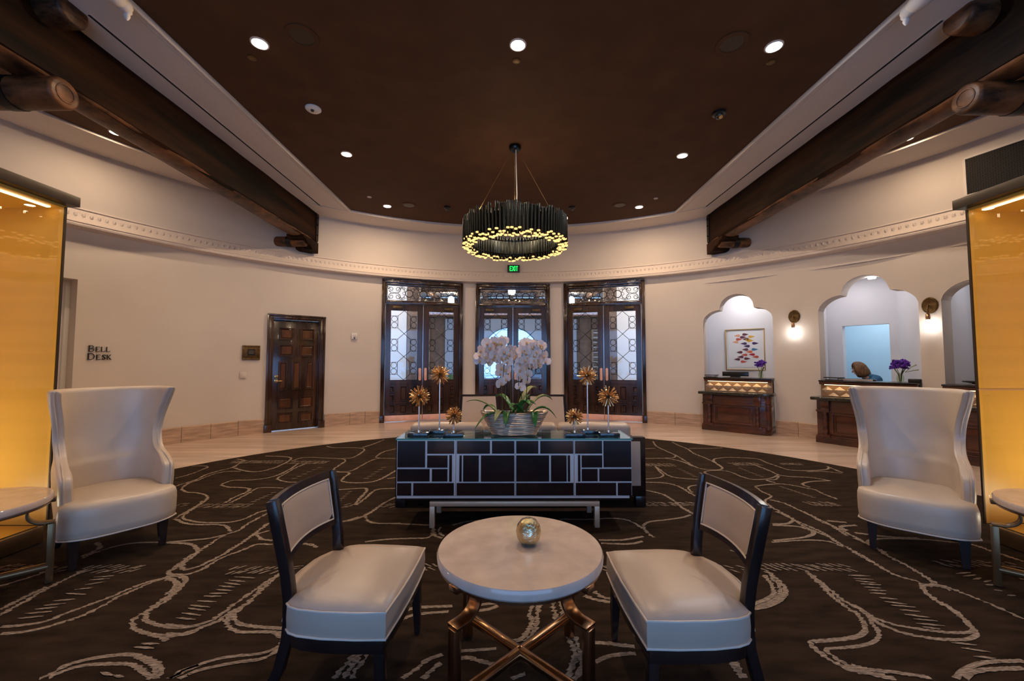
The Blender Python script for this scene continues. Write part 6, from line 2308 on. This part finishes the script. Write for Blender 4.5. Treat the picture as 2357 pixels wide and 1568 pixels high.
# ------------------------------------------------------------------ outside the doors
mb = MB()
mb.add([(-30, 9.0, -.02), (30, 9.0, -.02), (30, 45, -.02), (-30, 45, -.02)], [(0, 1, 2, 3)])
o = mb.build('ground_outside', M['paving'], smooth=0)
tag(o, 'grey paving of the forecourt outside the doors', 'ground', kind='structure')
for s, sd in ((-1, 'left'), (1, 'right')):
    m = MB()
    a, b = sorted((s * 3.25, s * 9.0))
    m.box(a, b, 12.6, 12.9, -.02, 4.4)
    o = m.build('wall_porch_' + sd, M['extwhite'], smooth=0)
    tag(o, 'white porch wall seen through the %s double door' % sd, 'wall', kind='structure')
    c = MB(); c.box(s * 3.05 - .16, s * 3.05 + .16, 12.5, 12.9, -.02, 4.3)
    o = c.build('porch_post', M['extbrown'], bevel=.01)
    tag(o, 'brown timber porch post outside the %s double door' % sd, 'post')
bld = thing('building_outside', 'brown building with tiled eaves and shutters across the forecourt', 'building', (0, 20, -.02))
mb = MB()
aw, ah = 1.35, 1.9
out = []
pts = [(-14, 0), (-aw, 0)] + [(-aw * cos(pi * i / 16), ah + aw * .9 * sin(pi * i / 16)) for i in range(17)] + [(aw, 0), (14, 0), (14, 3.75), (-14, 3.75)]
mb.prism([p for p in pts if True][:2] + pts[2:19] + pts[19:], 0, .5, 'y')
mb.build('wall', M['extbrown'], bld, smooth=0)
mb = MB()
pts2 = [(-3.2, .02), (-aw, .02)] + [(-aw * cos(pi * i / 16), ah + aw * .9 * sin(pi * i / 16)) for i in range(17)] + [(aw, .02), (3.2, .02), (3.2, 3.5), (-3.2, 3.5)]
mb.prism(pts2, -.12, .0, 'y')
mb.build('arch_surround', M['extblue'], bld, smooth=0)
mb = MB(); mb.add([(-14, -.9, 3.62), (14, -.9, 3.62), (14, 1.2, 4.5), (-14, 1.2, 4.5), (-14, 1.2, 3.75), (14, 1.2, 3.75)], [(0, 1, 2, 3), (0, 4, 5, 1), (2, 5, 4, 3)])
mb.build('roof', M['rooftile'], bld, smooth=0)
ti = MB()
rows = [[(.075 * cos(pi * i / 6), y, .075 * sin(pi * i / 6)) for i in range(7)] for y in (0, .5)]
ti.grid(rows)
ti.add([(.075 * cos(pi * i / 6), 0, .075 * sin(pi * i / 6)) for i in range(7)], [tuple(range(7))])
f0 = ti.build('eave_tile', M['rooftile'], bld, smooth=40)
f0.location = (-7, -.95, 3.60)
for i in range(1, 76):
    inst(f0, bld, (-7 + i * .187, -.95, 3.60))
for cx in (-6.2, -4.4, 4.4, 6.2):
    sh = MB(); frame_around(sh, cx - .45, cx + .45, .9, 3.0, .08, -.08, -.01)
    so = sh.build('shutter', M['shutter'], bld, smooth=0)
    for k in range(16):
        l = MB(); l.bar([(cx - .37, -.05, 1.04 + k * .12), (cx + .37, -.05, 1.04 + k * .12)], .09, .012, (0, -.7, .7))
        l.build('louvre', M['extwhite'] if k % 2 else M['shutter'], so, smooth=0)
# parked car glimpsed through the centre door
t = thing('car_outside', 'dark blue parked car glimpsed through the centre door glass', 'car', (.9, 16.2, -.02), rad(12))
m = MB()
m.prism([(-2.1, .35), (-2.05, .75), (-1.3, .88), (-.75, 1.38), (.75, 1.42), (1.35, .95), (2.1, .82), (2.15, .35)], -.85, .85, 'y')
m.build('bodywork', M['carpaint'], t, bevel=.08, seg=3)
m = MB(); m.prism([(-1.15, .92), (-.72, 1.32), (.70, 1.36), (1.18, .97)], -.865, .865, 'y'); m.build('side_window', M['screen'], t, smooth=0)
for x in (-1.3, 1.35):
    for s in (-1, 1):
        m = MB(); m.cyl((x, s * .62, .33), (x, s * .87, .33), .33, n=20); w_ = m.build('wheel', M['black'], t)
        m = MB(); m.cyl((x, s * .87, .33), (x, s * .88, .33), .20, n=16); m.build('hub_cap', M['silver'], w_)
for i, (x, y) in enumerate(((-2.2, 18.6), (2.3, 18.9), (-8.5, 24), (8.8, 24))):
    m = MB()
    r2 = random.Random(i)
    for k in range(14):
        m.sphere((r2.uniform(-.5, .5), r2.uniform(-.3, .3), .35 + r2.uniform(-.1, .35)), r2.uniform(.18, .3), nu=8, nv=6)
    m.cyl((0, 0, 0), (0, 0, .4), .05, n=6)
    o = m.build('shrub', M['hedge'], smooth=60)
    o.location = (x, y, -.02)
    tag(o, ('clipped green shrub left of the forecourt arch', 'clipped green shrub right of the forecourt arch', 'clipped green shrub far left beyond the building', 'clipped green shrub far right beyond the building')[i], 'shrub', 'forecourt shrubs')
# porte-cochere ceiling seen through the transoms
m = MB(); m.box(-8, 8, 10.9, 18.4, 4.3, 4.4)
o = m.build('porch_roof', M['extwhite'], smooth=0)
tag(o, 'white porch ceiling with brown rafters above the doors outside', 'roof', kind='structure')
for k in range(9):
    m = MB(); m.box(-.09, .09, -3.7, 3.7, 0, .22)
    q = m.build('rafter', M['extbrown'], o, smooth=0)
    q.location = (-4.4 + k * 1.1, 14.6, 4.09)
for k in range(3):
    m = MB(); m.box(-5, 5, -.12, .12, 0, .25)
    q = m.build('cross_beam', M['extbrown'], o, smooth=0)
    q.location = (0, 12.2 + k * 3.0, 3.98)
for x, y, sd in ((-4.6, 11.5, 'left'), (0.0, 13.6, 'middle'), (4.6, 11.5, 'right'), (-2.4, 16.2, 'rear left'), (2.4, 16.2, 'rear right')):  # lamps added to brighten the porch walls and the view through the transoms
    t = thing('porch_fill_lamp', 'added fill lamp under the porch roof, the %s one of five' % sd, 'fill lamp', (x, y, 4.1))
    m = MB(); m.lathe([(.10, -.45), (.12, -.40), (.12, -.18), (.05, -.10)], 8); m.build('fill_lamp_glow', M['bulb'], t, smooth=0)
    m = MB(); m.cyl((0, 0, -.10), (0, 0, .2), .012, n=6); m.build('hanging_rod', M['iron'], t)
    point('porch_fill_light', t, (0, -.25, -.3), 190, (1, .86, .70), .12)
